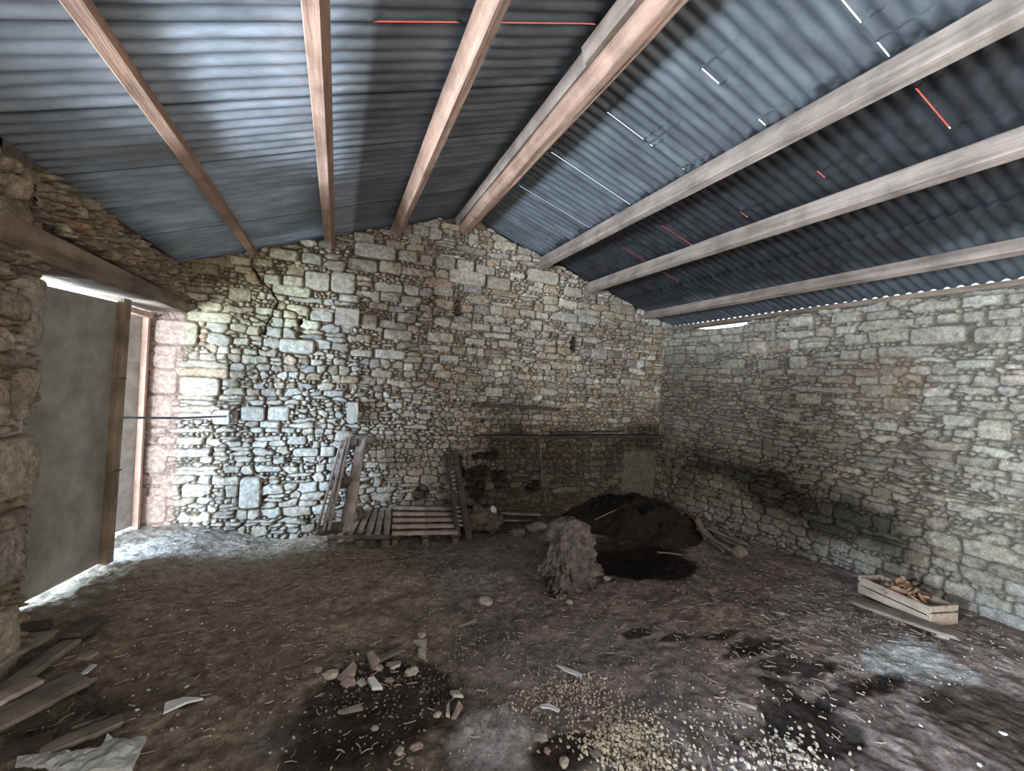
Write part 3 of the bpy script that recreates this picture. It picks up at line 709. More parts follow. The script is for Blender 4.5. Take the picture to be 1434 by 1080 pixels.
wall_thing(469, 434, 503, 453, .10, 'through_stone', M_STONE, 'flat grey stone jutting from the upper back wall left of centre', 'stone')
wall_thing(303, 575, 321, 594, .05, 'anchor_stone', M_WSTONE, 'white square stone holding the end of the iron bar', 'stone')
def shelf(px0, py0, px1, py1, t, dep, label, seed, bow=0):
    a = on_y(px0, py0, YB-dep/2); b = on_y(px1, py1, YB-dep/2)
    o = plank('wall_shelf_board', a, b, dep, t, W_SHELF, seed, n=16, rough=.006, chip=.3, bow=bow); o.data.materials[0] = W_SHELF
    tag(o, label, 'board', 'dark boards on the back wall'); return o
shelf(664, 567, 782, 573, .03, .12, 'short dark board fixed on the back wall, upper of the boards', 1)
shelf(664, 611, 792, 612, .035, .14, 'long dark board on the back wall, left of the lower pair', 2)
shelf(785, 611, 934, 611, .04, .13, 'dark board on the back wall running into the right corner', 3)
s = shelf(772, 606, 872, 604, .015, .07, 'thin crooked lath lying on the lower boards of the back wall', 4)
w_ = [on_y(758, 616, YB-.1), on_y(757, 640, YB-.085), on_y(760, 676, YB-.09), on_y(764, 700, YB-.085), on_y(767, 728, YB-.08)]
tag(link('hanging_wire', tube_mesh(w_, .005, 6), M_IRON), 'thin wire hanging down the back wall from the lower board', 'wire')

# ------------------------------------------------------------------ pallets
def lerp4(A, B, C_, D, s, t):   # bilinear in a quad A(0,0) B(1,0) C(1,1) D(0,1)
    return (A*(1-s)+B*s)*(1-t)+(D*(1-s)+C_*s)*t
def P3(px, py, Y): return Vector(on_y(px, py, Y))
# pallet stood on edge, leaning against the back wall: its underside and edge seen
pal = empty('wooden_pallet', P3(455, 752, 3.95)); tag(pal, 'grey wooden pallet stood up leaning on the back wall', 'pallet', None)
org = pal.location.copy()
def pl_(name, a, b, w, t, mat, seed, up, par, **k):
    o = plank(name, Vector(a)-par.location, Vector(b)-par.location, w, t, mat, seed, up, par, **k); return o
A0 = P3(443, 750, 3.95); A1 = P3(478, 618, 4.36)      # outer left edge
B0 = P3(455, 752, 3.85); 
Q0 = P3(470, 744, 3.72); Q1 = P3(496, 615, 4.30)
nv = (A1-A0).normalized()
# long boards up the leaning face
upv = Vector((-1, -.15, .2))
for i, t in enumerate((0., .35, .62)):
    pl_('deck_board', A0.lerp(Q0, t)+Vector((0, 0, .02)), A1.lerp(Q1, t), .085 if i else .05, .018, W_PAL, i+3, upv, pal, n=6, chip=.12)
for i, t in enumerate((.04, .5, .95)):
    a = A0.lerp(A1, t); b = Q0.lerp(Q1, t); pl_('pallet_block', a+Vector((.02, 0, 0)), b+Vector((.045, .0, 0)), .07, .075, W_PALX, i+9, nv, pal, n=2)
pl_('deck_board', Q0+Vector((.09, 0, .0)), Q1+Vector((.07, 0, 0)), .09, .02, W_PAL, 31, (-.5, -1, .2), pal, n=6, chip=.15)
pl_('deck_board', Q0+Vector((.05, .10, .0)), Q1+Vector((.04, .06, -.05)), .08, .02, W_PAL, 33, upv, pal, n=6, chip=.15)
# small pallet lying on the floor, its boards running towards the wall
def corner(px, py, z): d_ = ray(px, py); t_ = (z-H)/d_[2]; return Vector(O+d_*t_)
zt = .13
a0 = corner(457, 748, zt); a1 = corner(547, 748, zt); b1_ = P3(549, 713, 4.39); b0 = P3(484, 717, 4.39)
fp_ = empty('wooden_pallet', ((a0+a1)/2).to_tuple()[:2]+(0,)); tag(fp_, 'short pallet lying on the floor with seven boards pointing at the wall', 'pallet')
zg = lambda v: float(floor_z(v.x, v.y))
def on_fl(name, a, b, *r, **k): return pl_(name, a, b, *r, **k)
for i in range(7):
    s = (i+.5)/7; pl_('deck_board', a0.lerp(a1, s)+Vector((0, random.uniform(-.02, .02), 0)), b0.lerp(b1_, s)+Vector((0, random.uniform(-.02, .03), 0)), .056, .018, W_PAL, i+50, (0, 0, 1), fp_, n=4, chip=.12)
for s in (.08, .5, .93):
    c0 = a0.lerp(b0, s); c1 = a1.lerp(b1_, s)
    pl_('bearer', c0+Vector((-.0, 0, -.035)), c1+Vector((0, 0, -.035)), .06, .045, W_PALX, int(s*90), (0, 0, 1), fp_, n=3)
for s in (.1, .52, .92):
    c = a0.lerp(a1, s)+Vector((0, .03, 0)); g_ = zg(c)
    pl_('foot', Vector((c.x, c.y, g_-.01)), Vector((c.x, c.y, zt-.055)), .07, .07, W_PALX, 77, (0, 1, 0), fp_, n=2)
    c = b0.lerp(b1_, s)+Vector((0, -.04, 0)); g_ = zg(c)
    pl_('foot', Vector((c.x, c.y, g_-.01)), Vector((c.x, c.y, c.z-.06)), .07, .07, W_PALX, 78, (0, 1, 0), fp_, n=2)
# larger pallet with rails running along the wall
zt2 = .12
c00 = corner(549, 747, zt2); c10 = corner(641, 745, zt2); c11 = P3(637, 712, 4.38); c01 = P3(550, 711, 4.38)
lp = empty('wooden_pallet', ((c00+c10)/2).to_tuple()[:2]+(0,)); tag(lp, 'low pallet on the floor with five long rails parallel to the back wall', 'pallet')
for i in range(5):
    s = i/4; pl_('rail', c00.lerp(c01, s), c10.lerp(c11, s), .05, .035, W_PAL, i+70, (0, 0, 1), lp, n=8, rough=.004, chip=.1)
for s in (.04, .5, .96):
    p_ = c00.lerp(c10, s); q_ = c01.lerp(c11, s)
    pl_('cross_board', p_+Vector((0, 0, -.035)), q_+Vector((0, 0, -.035)), .07, .03, W_PALX, 91, (0, 0, 1), lp, n=3)
    for e in (p_, q_):
        pl_('foot', Vector((e.x, e.y, zg(e)-.01)), Vector((e.x, e.y, e.z-.05)), .05, .05, W_PALX, 92, (0, 1, 0), lp, n=2)
# narrow dark rack leaning on the wall, with stubs of slats
r0 = at(655, 757); rk = empty('leaning_rack', r0); tag(rk, 'narrow dark slatted rack leaning upright between the low pallet and sacks', 'rack')
def PY(px, py, Y): return Vector(on_y(px, py, Y))
a_, b_ = PY(642, 752, 3.95), PY(627, 636, 4.34); c_, d_ = PY(657, 756, 3.86), PY(636, 630, 4.30)
pl_('upright', a_, b_, .035, .05, W_SHELF, 4, (1, 0, 0), rk, n=6); pl_('upright', c_, d_, .03, .06, W_SHELF, 5, (1, 0, 0), rk, n=6)
for t in (.14, .19, .24, .29, .34, .56, .61, .66, .71, .76, .96):
    p_ = a_.lerp(b_, t); q_ = c_.lerp(d_, t); o = pl_('slat', p_, q_, .012, .02, W_PAL if t < .8 else W_SHELF, int(t*100), (0, 0, 1), rk, n=2)
# keg-like log bundle standing on the short pallet
kg = P3(484, 731, 4.27)
kb = empty('log_bundle', (kg.x, kg.y, kg.z+.005)); tag(kb, 'short bundle of bound wood lumps sitting on the short pallet', 'bundle')
for i, (dx, dy, r_, mt) in enumerate([(-.035, -.03, .052, W_PAL), (.05, .0, .055, W_PAL), (.12, .03, .045, W_PALX)]):
    me = rock_mesh(1, 30+i, 3, .08, (r_, r_*1.2, .075)); o = link('log', me, mt, kb, (dx, dy, .055))
me = tube_mesh([(-.04+.06*math.cos(a*.5), -.03+.065*math.sin(a*.5), .07) for a in range(13)], .005, 6); link('strap', me, M_RUST, kb)
# grey slabs propped on the wall at the pallet's head
o = link('stone_slab', rock_mesh(1, 5, 3, .1, (.085, .03, .055)), M_STONE, None, P3(482, 611, 4.42)); tag(o, 'grey rounded slab stuck at the top of the leaning pallet', 'stone')
o = link('stone_slab', rock_mesh(1, 6, 3, .1, (.12, .04, .05)), M_DSTONE, None, P3(509, 616, 4.43)); tag(o, 'dark elongated stone in the wall right of the leaning pallet head', 'stone')

# sacks and white cup
def sack(px, py, Y, r, flat, seed, label):
    c = P3(px, py, Y); o = link('burlap_sack', rock_mesh(r, seed, 4, .5, flat, 1.9), M_SACK, None, c); tag(o, label, 'sack', 'crumpled sacks by the back wall'); return o
sack(668, 727, 4.18, .13, (1.15, .8, .85), 12, 'crumpled brown sack slumped right of the dark leaning rack')
sack(690, 733, 4.12, .10, (1., .8, .95), 15, 'smaller dusty sack in front of the white bowl shard')
cp = P3(686, 713, 4.22); bmm = bmesh.new()
rings = [(.0, .0), (.028, .0), (.04, .03), (.046, .06), (.043, .06), (.036, .03), (.0, .008)]
me = bpy.data.meshes.new('cup'); V = []; f = []
for j, (r_, z_) in enumerate(rings):
    for k in range(16): V.append((r_*math.cos(k*math.pi/8), r_*math.sin(k*math.pi/8), z_))
for j in range(6):
    for k in range(16): f.append((j*16+k, j*16+(k+1) % 16, (j+1)*16+(k+1) % 16, (j+1)*16+k))
me.from_pydata(V, [], f); me.update(); o = link('cup', me, M_WHITE, None, cp+Vector((0, 0, -.03)), (.9, .5, .3)); tag(o, 'white cup tipped over on the dusty sacks', 'cup')
# flat stones and laths along the wall base
for i, (a, b, lab) in enumerate([((700, 718), (757, 720), 'thin board lying along the wall base right of the sacks, upper one'), ((703, 728), (745, 728), 'thin board lying along the wall base right of the sacks, lower one')]):
    plk = plank('base_board', P3(*a, 4.36), P3(*b, 4.36), .09, .016, W_BOARD, 80+i, n=5, chip=.2); tag(plk, lab, 'board')
for i, (x, y, r_, lab) in enumerate([(752, 735, .10, 'dirty boulder by the wall base left of the stump'), (724, 742, .07, 'dirty boulder by the wall base near the sacks'), (775, 748, .06, 'small dirty boulder tight against the left of the stump')]):
    p = at(x, y+6); o = link('boulder', rock_mesh(r_, 40+i, 3, .25, (1.3, .8, .55)), M_DSTONE, None, (p.x, p.y, p.z+r_*.25)); tag(o, lab, 'stone')

# ------------------------------------------------------------------ root stump
def stump():
    from mathutils import noise as mn
    b = at(802, 834); bm = bmesh.new(); bmesh.ops.create_icosphere(bm, subdivisions=6, radius=1)
    for v in bm.verts:
        p = v.co.copy(); zz = math.copysign(abs(p.z)**.6, p.z)*.5+.5; rh = math.hypot(p.x, p.y)
        q = Vector((p.x, p.y, zz*2.4))
        n = mn.fractal(q*1.3+Vector((4, 2, 9)), .8, 2.1, 6); v1 = mn.voronoi(Vector((p.x*2.3, p.y*2.3, zz*5.4))+Vector((1, 5, 2)))[0]
        v2 = mn.voronoi(Vector((p.x*4.6, p.y*4.6, zz*10)))[0]
        low = max(0, 1-zz*1.25)
        s_ = 1+.20*n+(.5*low+.12)*(.42-v1[0])*1.6+(.12+.28*low)*(min(v2[1]-v2[0], .35)-.15)*1.6
        w = 1.08-.46*zz**1.6
        x = p.x*.225*w*s_; y = p.y*.19*w*s_; z = zz*.54
        x += .035*zz-.015
        top = .515-.05*max(0, x-.03)/.1+.012*n
        if z > top: z = top+(z-top)*.1
        v.co = Vector((x, y, z*(1+.02*n)))
    me = bpy.data.meshes.new('stump'); bm.to_mesh(me); bm.free()
    for p in me.polygons: p.use_smooth = True
    o = link('root_stump', me, W_STUMP, None, (b.x+.02, b.y+.15, b.z-.02)); tag(o, 'big grey root-like stump standing upright beside the dark heap', 'stump')
    rr = random.Random(4)
    for i in range(7):
        a_ = rr.uniform(-2.8, -.2); x = .2*math.cos(a_); y = .18*math.sin(a_); z0 = rr.uniform(.04, .14)
        pts = [(x*.75, y*.75, z0+.05), (x*1.0, y*1.0, z0+.01), (x*1.12+rr.uniform(-.03, .03), y*1.12, max(.01, z0-.05))]
        link('root', tube_mesh(pts, rr.uniform(.012, .022), 7, .4), W_STUMP, o)
    return o
stump()

# ------------------------------------------------------------------ wood scraps on the right of the heap
SCR = [((972, 748), (1012, 774), .05, .02, 'splintered pale lath on top of the scrap wood right of the heap'), ((990, 752), (1048, 768), .045, .02, 'long lath at the back of the scrap wood right of the heap'),
       ((976, 756), (1022, 779), .04, .018, 'lath at the front of the scrap wood right of the heap'), ((1008, 758), (1046, 772), .035, .018, 'short brown lath among the scrap wood right of the heap'), ((975, 745), (988, 760), .05, .03, 'stubby light block at the left end of the scrap wood')]
for i, (a, b, w_, t_, lab) in enumerate(SCR):
    A, B = at(*a), at(*b); A.z = float(floor_z(A.x, A.y)+heap(A.x, A.y))+.03+.018*(i % 3); B.z = float(floor_z(B.x, B.y)+heap(B.x, B.y)*.6)+.02+.015*(i % 3)
    o = plank('scrap_lath', A, B, w_, t_, W_CRATE if i in (0, 4) else W_PAL, 60+i, n=5, chip=.5); tag(o, lab, 'wood scrap', 'scrap wood beside the heap')
p = at(1035, 780); o = link('scrap_block', rock_mesh(1, 71, 3, .18, (.07, .06, .06)), M_DSTONE, None, (p.x, p.y, p.z+.04)); tag(o, 'dark lump at the right end of the scrap wood', 'lump')
a = at(870, 722); 
for i, (a, b, lab) in enumerate([((858, 716), (882, 722), 'thin stick lying on top of the dark heap'), ((920, 778), (955, 782), 'pale stick at the foot of the dark heap')]):
    A, B = at(*a), at(*b)
    for q in (A, B): pass
    if i == 0: A = Vector((2.75, 3.95, 0)); B = Vector((3.0, 3.86, 0))
    A.z = float(floor_z(A.x, A.y)+heap(A.x, A.y))+.03; B.z = float(floor_z(B.x, B.y)+heap(B.x, B.y))+.03
    o = link('stick', tube_mesh([A, A.lerp(B, .5)+Vector((0, 0, .004)), B], .009, 6, .6), W_BOARD); tag(o, lab, 'stick')

# ------------------------------------------------------------------ crate with dry leaves
f0 = at(1203, 833); f1 = at(1300, 876); f2 = at(1345, 868)
dx = (f1-f0); dx.z = 0; Lc = dx.length; ux = dx.normalized(); uy = Vector((-ux.y, ux.x, 0))
if (f2-f1).dot(uy) < 0: uy = -uy
Wc = .22; hc = .115; base_z = (f0.z+f1.z)/2+.005
cr = empty('wooden_crate', (f0.x, f0.y, base_z)); cr.rotation_euler = (0, math.atan2(-(f1.z-f0.z), Lc)*.5, math.atan2(ux.y, ux.x))
tag(cr, 'small slatted wooden crate full of dry leaves by the right wall', 'crate')
sg = 1 if (Vector((-math.sin(cr.rotation_euler.z), math.cos(cr.rotation_euler.z), 0)).dot(uy) > 0) else -1
def cb(name, x0, x1, y0, y1, z0, z1, mat=W_CRATE, lab=None):
    y0, y1 = sorted((y0*sg, y1*sg)); o = quad_panel(name, x0, x1, z0, z1, y0, y1, mat, cr)
    if lab: o['label'] = lab
    return o
for z0, z1 in ((.0, .052), (.06, hc)):
    cb('side_slat', 0, Lc, 0, .009, z0, z1); cb('side_slat', 0, Lc, Wc-.009, Wc, z0, z1)
for z0, z1 in ((.0, .073), (.083, hc+.005)):
    cb('end_board', -.012, 0, -.0, Wc, z0, z1); cb('end_board', Lc, Lc+.014, -.002, Wc+.002, z0, z1)
cb('bottom_board', 0, Lc, .009, Wc-.009, .0, .008)
for cx_, cy_ in ((.0, .009), (Lc-.02, .009), (0, Wc-.03), (Lc-.02, Wc-.03)): cb('corner_post', cx_, cx_+.02, cy_, cy_+.02, .008, hc)
rr = random.Random(9)
for i in range(30):
    w_ = rr.uniform(.025, .06); lx = rr.uniform(.12, Lc-.05); ly = rr.uniform(.04, Wc-.05)*sg
    me = rock_mesh(1, 100+i, 3, .75, (w_, w_*.6, w_*.22), 1.1); q = cr.matrix_basis @ Vector((lx, ly, 0))
    q = Matrix.LocRotScale(cr.location, cr.rotation_euler.to_quaternion(), None) @ Vector((lx, ly, .05+.065*math.sin(math.pi*lx/Lc)*rr.uniform(.6, 1.1)))
    o = link('dry_leaf_clump', me, M_HUSK, None, q, (rr.uniform(-1, 1), rr.uniform(-1, 1), rr.uniform(0, 6)))
    tag(o, 'brown curled dry leaf clump lying in the wooden crate', 'leaves', 'dry leaves in the crate')
# plank on the floor in front of the crate
def floor_plank(a, b, w, t, mat, label, seed, lift=0.01, cat='board', name='floor_board', group=None, liftb=None, **k):
    A, B = at(*a), at(*b); A.z += lift+t/2; B.z += (lift if liftb is None else liftb)+t/2
    k.setdefault('n', 8); k.setdefault('chip', .15)
    o = plank(name, A, B, w, t, mat, seed, **k); tag(o, label, cat, group); return o
floor_plank((1195, 845), (1345, 897), .13, .02, W_BOARD, 'grey plank lying on the floor in front of the crate', 81)

# ------------------------------------------------------------------ lower left pile of boards
BG = 'boards heaped in the near left corner'
floor_plank((-40, 968), (58, 905), .13, .02, W_BOARD, 'wide grey board nearest the door wall, at the back of the heaped boards', 91, .07, group=BG, liftb=.05)
floor_plank((-15, 1000), (98, 908), .07, .025, W_BOARD, 'narrow grey board lying between two wide ones in the heap', 92, .035, group=BG, liftb=.02)
floor_plank((-30, 1042), (120, 955), .14, .02, W_BOARD, 'wide grey board across the middle of the heaped boards', 93, .045, group=BG, liftb=.015)
floor_plank((-20, 1012), (52, 975), .07, .02, W_PALE, 'short pale board tucked between the wide boards', 94, .055, group=BG)
floor_plank((60, 1064), (172, 1018), .06, .018, W_BOARD, 'brownish lath nearest the white plaster sheet', 95, .02, group=BG)
floor_plank((95, 905), (135, 880), .12, .035, W_PALX, 'dark square board end leaning at the back of the heap', 96, .03, group=BG)
floor_plank((20, 895), (70, 885), .10, .03, W_PALX, 'dark short board against the door jamb', 97, .02, group=BG)
floor_plank((118, 985), (155, 1008), .022, .016, W_SHELF, 'dark short stick beside the heaped boards', 98, .02, group=BG)
floor_plank((100, 1030), (150, 1014), .018, .010, W_BOARD, 'thin grey splinter behind the plaster sheet', 99, .02, group=BG)
floor_plank((0, 1075), (70, 1050), .10, .03, W_PALX, 'dark board fragment at the frame edge below the heap', 90, .01, group=BG)
floor_shard('plaster_sheet', [(95, 1095), (185, 1090), (205, 1046), (168, 1050), (150, 1042), (140, 1060), (100, 1068), (60, 1085)], .012, M_CEM, 'white crumpled plaster sheet at the bottom left corner', 'plaster', lift=.015)
floor_shard('plaster_sheet', [(20, 1085), (95, 1080), (100, 1066), (60, 1068), (22, 1076)], .012, M_CEM, 'smaller white plaster piece left of the crumpled sheet', 'plaster', lift=.01)
floor_shard('roof_tile_fragment', [(106, 932), (112, 920), (128, 917), (138, 923), (124, 932)], .012, M_TILE, 'pinkish tile fragment behind the heaped boards', 'tile', lift=.015)
floor_shard('white_splinter', [(109, 955), (128, 942), (135, 944), (122, 954)], .006, M_WHITE, 'white glossy splinter between the boards', 'shard', lift=.03)
floor_shard('white_splinter', [(228, 1002), (230, 990), (258, 983), (284, 979), (285, 983), (262, 991)], .008, M_WHITE, 'long white tapering shard on the floor right of the boards', 'shard', lift=.006)
for o in [q for q in COL.objects if q.name.startswith('plaster_sheet')]:
    bm = bmesh.new(); bm.from_mesh(o.data); bmesh.ops.triangulate(bm, faces=bm.faces)
    for _ in range(4):
        bmesh.ops.subdivide_edges(bm, edges=[e for e in bm.edges if e.calc_length() > .018], cuts=1); bmesh.ops.triangulate(bm, faces=bm.faces)
    for v in bm.verts:
        x, y = v.co.x, v.co.y; v.co.z += .028*(abs(float(fbm(np.array(x*13), np.array(y*13), 3, 4, .6))))+.004*float(vn(np.array(x*60), np.array(y*60), 4))
    bm.to_mesh(o.data); bm.free()
# single bits of white on the floor
WH = [((192, 995), 7, 'small white chip left of the long tapering shard'), ((205, 868), 5, 'white pebble near the bottom of the door leaf'), ((238, 862), 5, 'white pebble by the door leaf, second from it'), ((262, 855), 6, 'white pebble in the row leading from the door'), ((283, 874), 5, 'lone white pebble below the row by the door'), ((318, 877), 5, 'white chip right of the row by the door'), ((328, 883), 5, 'tilted white chip farthest right of the door row'), ((262, 962), 7, 'white splinter above the long tapering shard'), ((186, 975), 5, 'white crumb beside the heaped boards'), ((208, 967), 6, 'flat whitish flake beside the heaped boards'), ((345, 1020), 4, 'white crumb on the bare floor in the lower left'), ((299, 844), 5, 'tiny white chip closest to the light strip'), ((1090, 948), 6, 'blue-white chip on the grey crust at the right'), ((1067, 968), 6, 'square white chip on the grey crust at the right'), ((1028, 940), 8, 'cream pebble at the centre of the grey crust'), ((1405, 1028), 9, 'white crumpled scrap at the lower right edge'), ((1372, 1072), 8, 'white scrap in the bottom right corner'), ((1290, 1017), 6, 'white bead in the dark ground at right'), ((1200, 995), 6, 'white crumb on the dark ground left of the bead'), ((912, 936), 5, 'white crumb above the gravel strip'), ((968, 1019), 8, 'bluish pebble at the end of the gravel strip'), ((1000, 1015), 7, 'grey pebble beside the bluish pebble'), ((925, 972), 5, 'cream pebble between crust and gravel'), ((1035, 896), 5, 'yellowish pebble on the dark streak')]
for i, ((x, y), s_, lab) in enumerate(WH):
    p = at(x, y); k = .23*s_*np.linalg.norm(np.array(p)-O)/F
    o = link('white_chip', rock_mesh(1, 200+i, 2, .25, (k*1.25, k*.9, k*.5)), M_WHITE if i not in (14, 22, 23, 21) else M_STONE, None, (p.x, p.y, p.z+k*.25), (0, 0, i)); tag(o, lab, 'chip', 'white chips scattered on the floor')
floor_shard('plastic_spoon', [(778, 937), (798, 942), (806, 944), (816, 946), (814, 950), (804, 949), (790, 943)], .006, M_WHITE, 'bluish white plastic spoon-like shard lying above the gravel', 'shard', lift=.006)
floor_shard('plastic_strip', [(756, 992), (768, 990), (784, 996), (782, 1001), (770, 998), (757, 997)], .006, M_WHITE, 'bluish white curved strip lying in the gravel', 'shard', lift=.008)
floor_shard('pale_lath', [(1030, 986), (1034, 984), (1060, 994), (1059, 998)], .012, W_BOARD, 'small lath lying on the grey crust at the right', 'wood scrap', lift=.004)

# rubble in the dark damp patch
RB = [([(528, 925), (566, 911), (567, 915), (550, 925), (532, 931)], W_BOARD, 'weathered wooden chip crossing the rubble in the dark patch'),
      ([(513, 922), (520, 920), (532, 932), (522, 940)], M_TILE, 'flat tile piece touching the wooden chip'),
      ([(541, 932), (562, 930), (560, 938), (548, 943)], M_STONE, 'grey flat stone below the wooden chip'),
      ([(578, 905), (598, 902), (596, 912)], M_STONE, 'small triangular flake at the top of the rubble'),
      ([(585, 915), (597, 911), (596, 926), (586, 922)], M_STONE, 'upright grey flake at the right of the rubble'),
      ([(514, 961), (523, 956), (536, 968), (521, 971)], M_WHITE, 'blue-grey glazed tile piece in the middle of the rubble'),
      ([(630, 974), (642, 973), (648, 983), (634, 982)], M_WSTONE, 'pinkish white flat stone right of the rubble'),
      ([(632, 1010), (642, 990), (648, 992), (638, 1010)], M_TILE, 'pinkish tile strip right of the rubble'),
      ([(624, 1008), (625, 993), (629, 994), (630, 1007)], M_STONE, 'thin grey flake left of the tile strip'),
      ([(472, 954), (495, 935), (500, 936), (497, 948), (478, 957)], M_TILE, 'long reddish flat stone at the left of the rubble'),
      ([(642, 880), (665, 870), (668, 872), (655, 878)], W_BOARD, 'thin twig-like flake above the rubble'),
      ([(472, 1001), (505, 997), (508, 1000), (480, 1003)], W_BOARD, 'thin stick along the bottom of the rubble')]
for i, (pts, mt, lab) in enumerate(RB):
    floor_shard('rubble_flake', pts, .014, mt, lab, 'rubble', 'flat rubble in the dark patch', .008, i)
RS = [((463, 948), 20, 'flat rounded stone at the left of the rubble'), ((488, 957), 20, 'largest rounded stone in the rubble'), ((474, 935), 14, 'small rounded stone behind the larger ones'), ((506, 958), 13, 'upright stone between rubble pieces'), ((576, 943), 16, 'dusty stone at the centre right of the rubble'), ((445, 940), 13, 'stone at the far left of the rubble'), ((450, 975), 9, 'small stone below the left of the rubble'), ((530, 938), 12, 'stone under the wooden chip'), ((590, 892), 14, 'knobbly stone at the top of the rubble'), ((545, 955), 12, 'small stone beside the glazed tile'), ((560, 918), 9, 'pebble beside the wooden chip end'), ((525, 1022), 9, 'lone pebble below the rubble'), ((560, 1055), 12, 'pale lump near the bottom edge left'), ((583, 1048), 14, 'yellowish lump near the bottom edge'), ((575, 1066), 11, 'smaller yellowish lump near the bottom edge'), ((612, 1003), 10, 'pebble left of the grey flake'), ((680, 845), 22, 'pale stone alone on the floor left of the stump'), ((662, 872), 9, 'pebble below the pale lone stone'), ((545, 760), 10, 'stone crumb in front of the short pallet'), ((790, 1070), 14, 'flat stone at the bottom centre'), ((757, 1036), 16, 'flat grey stone on the damp streak'), ((766, 1053), 10, 'round pebble on the damp streak'), ((835, 1058), 14, 'biggest pebble of the near gravel'), ((1108, 1045), 12, 'pebble at the right end of the near gravel'), ((1119, 1062), 11, 'pale pebble at the right end of the near gravel'), ((1320, 893), 10, 'pebble by the plank end'), ((785, 838), 14, 'stone at the foot of the stump, left'), ((797, 845), 11, 'small stone at the foot of the stump, front'), ((850, 812), 12, 'stone chip at the foot of the stump, right')]
for i, ((x, y), s_, lab) in enumerate(RS):
    p = at(x, y); k = .4*s_*np.linalg.norm(np.array(p)-O)/F
    o = link('loose_stone', rock_mesh(1, 300+i, 2, .42, (k*1.15, k*.9, k*.5)), [M_STONE, M_TILE, M_DSTONE, M_STONE][i % 4], None, (p.x, p.y, p.z+k*.3), (0, 0, i*1.7)); tag(o, lab, 'stone', 'loose stones on the floor')

# ------------------------------------------------------------------ gravel and litter (uncountable)
def scatter(name, pts, mat, label, cat, kind='gravel', seed=0):
    r = random.Random(seed); V = []; f = []
    from mathutils import noise as mn
    ico = bmesh.new(); bmesh.ops.create_icosphere(ico, subdivisions=1, radius=1)
    iv = [v.co.copy() for v in ico.verts]; fi = [[v.index for v in q.verts] for q in ico.faces]; ico.free()
    for (x, y, s) in pts:
        z = float(floor_z(x, y))
        if kind == 'gravel':
            rot = Matrix.Rotation(r.uniform(0, 6.3), 3, Vector((r.uniform(-1, 1), r.uniform(-1, 1), 1)).normalized()); sx, sy, sz = s*r.uniform(.8, 1.5), s, s*r.uniform(.5, .8)
            o0 = len(V)
            for v in iv:
                q = rot @ Vector((v.x*sx*r.uniform(.75, 1.2), v.y*sy*r.uniform(.75, 1.2), v.z*sz)); V.append((x+q.x, y+q.y, z+s*.35+q.z))
            f += [[a+o0 for a in q] for q in fi]
        else:
            a = r.uniform(0, 6.3); l = s*r.uniform(.6, 1.6); w = r.uniform(.0012, .0035); c, s_ = math.cos(a), math.sin(a); b = r.uniform(-.3, .3)
            o0 = len(V); prev = (x, y); hx = z+r.uniform(.002, .008)
            for j in range(3):
                t = (j/2-.5)*l; ox = x+c*t-s_*b*t*t/l*2; oy = y+s_*t+c*b*t*t/l*2
                for (aa, bb) in ((-w, 0), (0, w*1.2), (w, 0)): V.append((ox-s_*aa, oy+c*aa, hx+bb))
            for j in range(2):
                for k in range(3): a_ = o0+j*3+k; b_ = o0+j*3+(k+1) % 3; f.append([a_, b_, b_+3, a_+3])
    me = bpy.data.meshes.new(name); me.from_pydata(V, [], f); me.update()
    o = link(name, me, mat); tag(o, label, cat, None, 'stuff'); return o
def cloud(px, py, rx, ry, n, s0, s1, r):
    c = at(px, py); return [(c.x+r.gauss(0, rx), c.y+r.gauss(0, ry), r.uniform(s0, s1)) for _ in range(n)]
r = random.Random(3)
g1 = cloud(815, 968, .10, .05, 230, .003, .008, r)+cloud(870, 1035, .11, .06, 520, .003, .009, r)+cloud(780, 955, .08, .06, 130, .003, .007, r)+cloud(745, 985, .07, .05, 110, .003, .007, r)+cloud(900, 1075, .10, .05, 260, .004, .011, r)+cloud(840, 1005, .14, .08, 170, .003, .007, r)
scatter('gravel', g1, M_GRAVEL, 'spill of yellowish gravel across the near middle of the floor', 'gravel', seed=1)
g2 = cloud(1090, 1065, .14, .07, 240, .004, .011, r)+cloud(1000, 1010, .16, .08, 90, .003, .007, r)
scatter('gravel', g2, M_STONE, 'darker gravel at the lower right on the damp ground', 'gravel', seed=2)
g3 = [q for q in cloud(530, 955, .22, .2, 450, .0015, .007, r)]+cloud(600, 930, .2, .2, 200, .002, .008, r)+cloud(690, 905, .3, .25, 650, .002, .007, r)
scatter('rubble_crumbs', g3, M_DSTONE, 'small stone crumbs in and around the dark damp patch', 'crumbs', seed=3)
g4 = [(r.uniform(-1.2, 3.95), r.uniform(1.0, 4.2), r.uniform(.0015, .0065)) for _ in range(3800)]
g4 = [q for q in g4 if heap(q[0], q[1]) < .02]
g4 = [q for q in g4 if math.hypot((q[0]-2.45)/.6, (q[1]-2.95)/.5) > 1]
scatter('floor_grit', g4, M_STONE, 'fine stone grit strewn thinly over the whole earth floor', 'grit', seed=4)
st = [(r.uniform(-1.2, 3.95), r.uniform(1.0, 4.3), .032) for _ in range(1500)]+[(q[0], q[1], .04) for q in cloud(380, 800, .5, .5, 800, 1, 1, r)]+[(q[0], q[1], .04) for q in cloud(1100, 860, .5, .3, 300, 1, 1, r)]
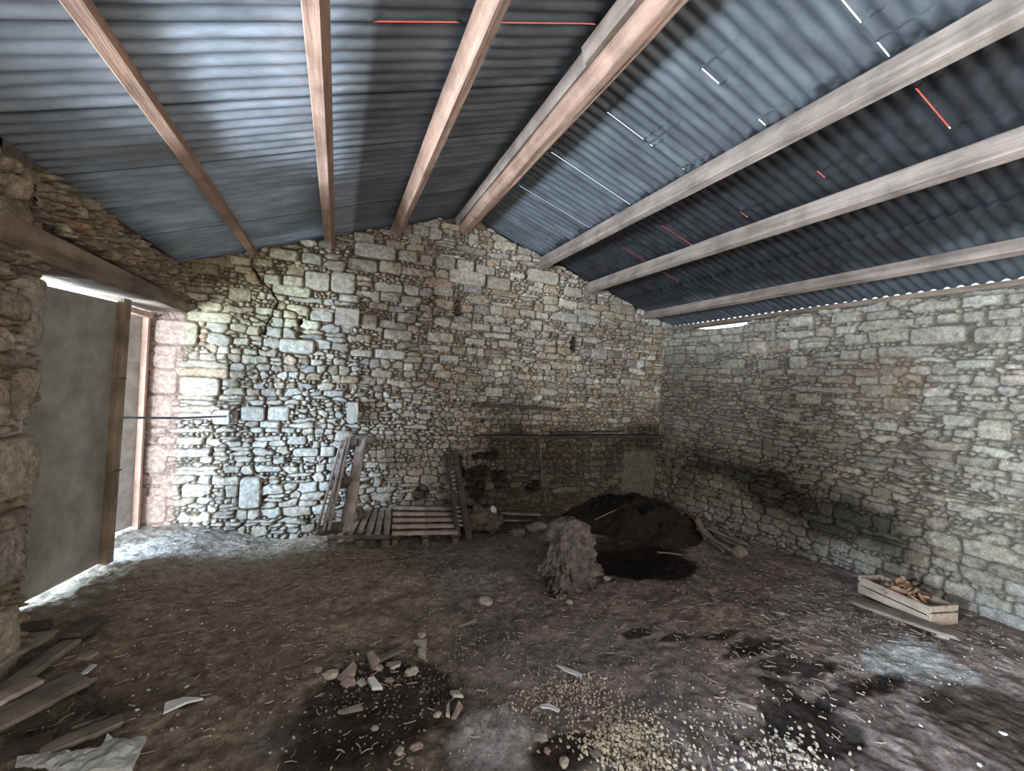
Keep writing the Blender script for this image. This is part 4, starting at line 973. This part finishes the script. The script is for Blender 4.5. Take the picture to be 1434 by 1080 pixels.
st = [q for q in st if -1.18 < q[0] < 3.95 and q[1] < 4.38 and heap(q[0], q[1]) < .02]
st = [q for q in st if math.hypot((q[0]-2.45)/.6, (q[1]-2.95)/.5) > 1]
scatter('straw_litter', st, M_STRAW, 'short straw and twig litter strewn over the earth floor', 'litter', 'straw', 5)

# ------------------------------------------------------------------ light
w = bpy.data.worlds.new('sky'); SC.world = w; w.use_nodes = True; nt = w.node_tree; bg = nt.nodes['Background']
bg.inputs['Color'].default_value = (.80, .90, 1., 1); bg.inputs['Strength'].default_value = 1.8
def area(name, loc, target, sx, sy, power, col):
    l = bpy.data.lights.new(name, 'AREA'); l.shape = 'RECTANGLE'; l.size = sx; l.size_y = sy; l.energy = power; l.color = col
    o = bpy.data.objects.new(name, l); COL.objects.link(o); o.location = loc
    o.rotation_euler = (Vector(target)-Vector(loc)).to_track_quat('-Z', 'Y').to_euler(); return o
area('daylight_door_gap', (-2.85, 3.08, 1.15), (-1.0, 4.1, 1.0), .5, 1.9, 330, (.56, .77, 1.))
area('daylight_side_opening', (-3.5, .15, 1.1), (4., 1.2, 1.0), .9, 1.6, 1300, (.70, .85, 1.))
area('added_roof_light', (-2.75, .9, 1.0), (-.3, 2.6, 2.7), 1.3, .5, 125, (.86, .93, 1.))  # added, with its high window, to light the roof from below left
area('rear_fill', (1.6, -2.6, 1.4), (1.3, 3., 1.5), 2.7, 2.0, 92, (1., .90, .76))  # added soft fill behind the camera, lifts the whole room

# ------------------------------------------------------------------ camera
cam = bpy.data.cameras.new('camera'); co = bpy.data.objects.new('camera', cam); COL.objects.link(co)
cam.sensor_fit = 'HORIZONTAL'; cam.sensor_width = 36; cam.lens = F/1434*36; cam.clip_start = .05
Mr = Matrix([list(R[0]), list(R[1]), list(R[2])])   # camera axes -> world
co.matrix_world = Matrix.Translation(Vector(O)) @ Mr.to_4x4()
SC.camera = co
SC.view_settings.view_transform = 'Standard'; SC.view_settings.look = 'None'; SC.view_settings.gamma = 1; SC.view_settings.exposure = .3
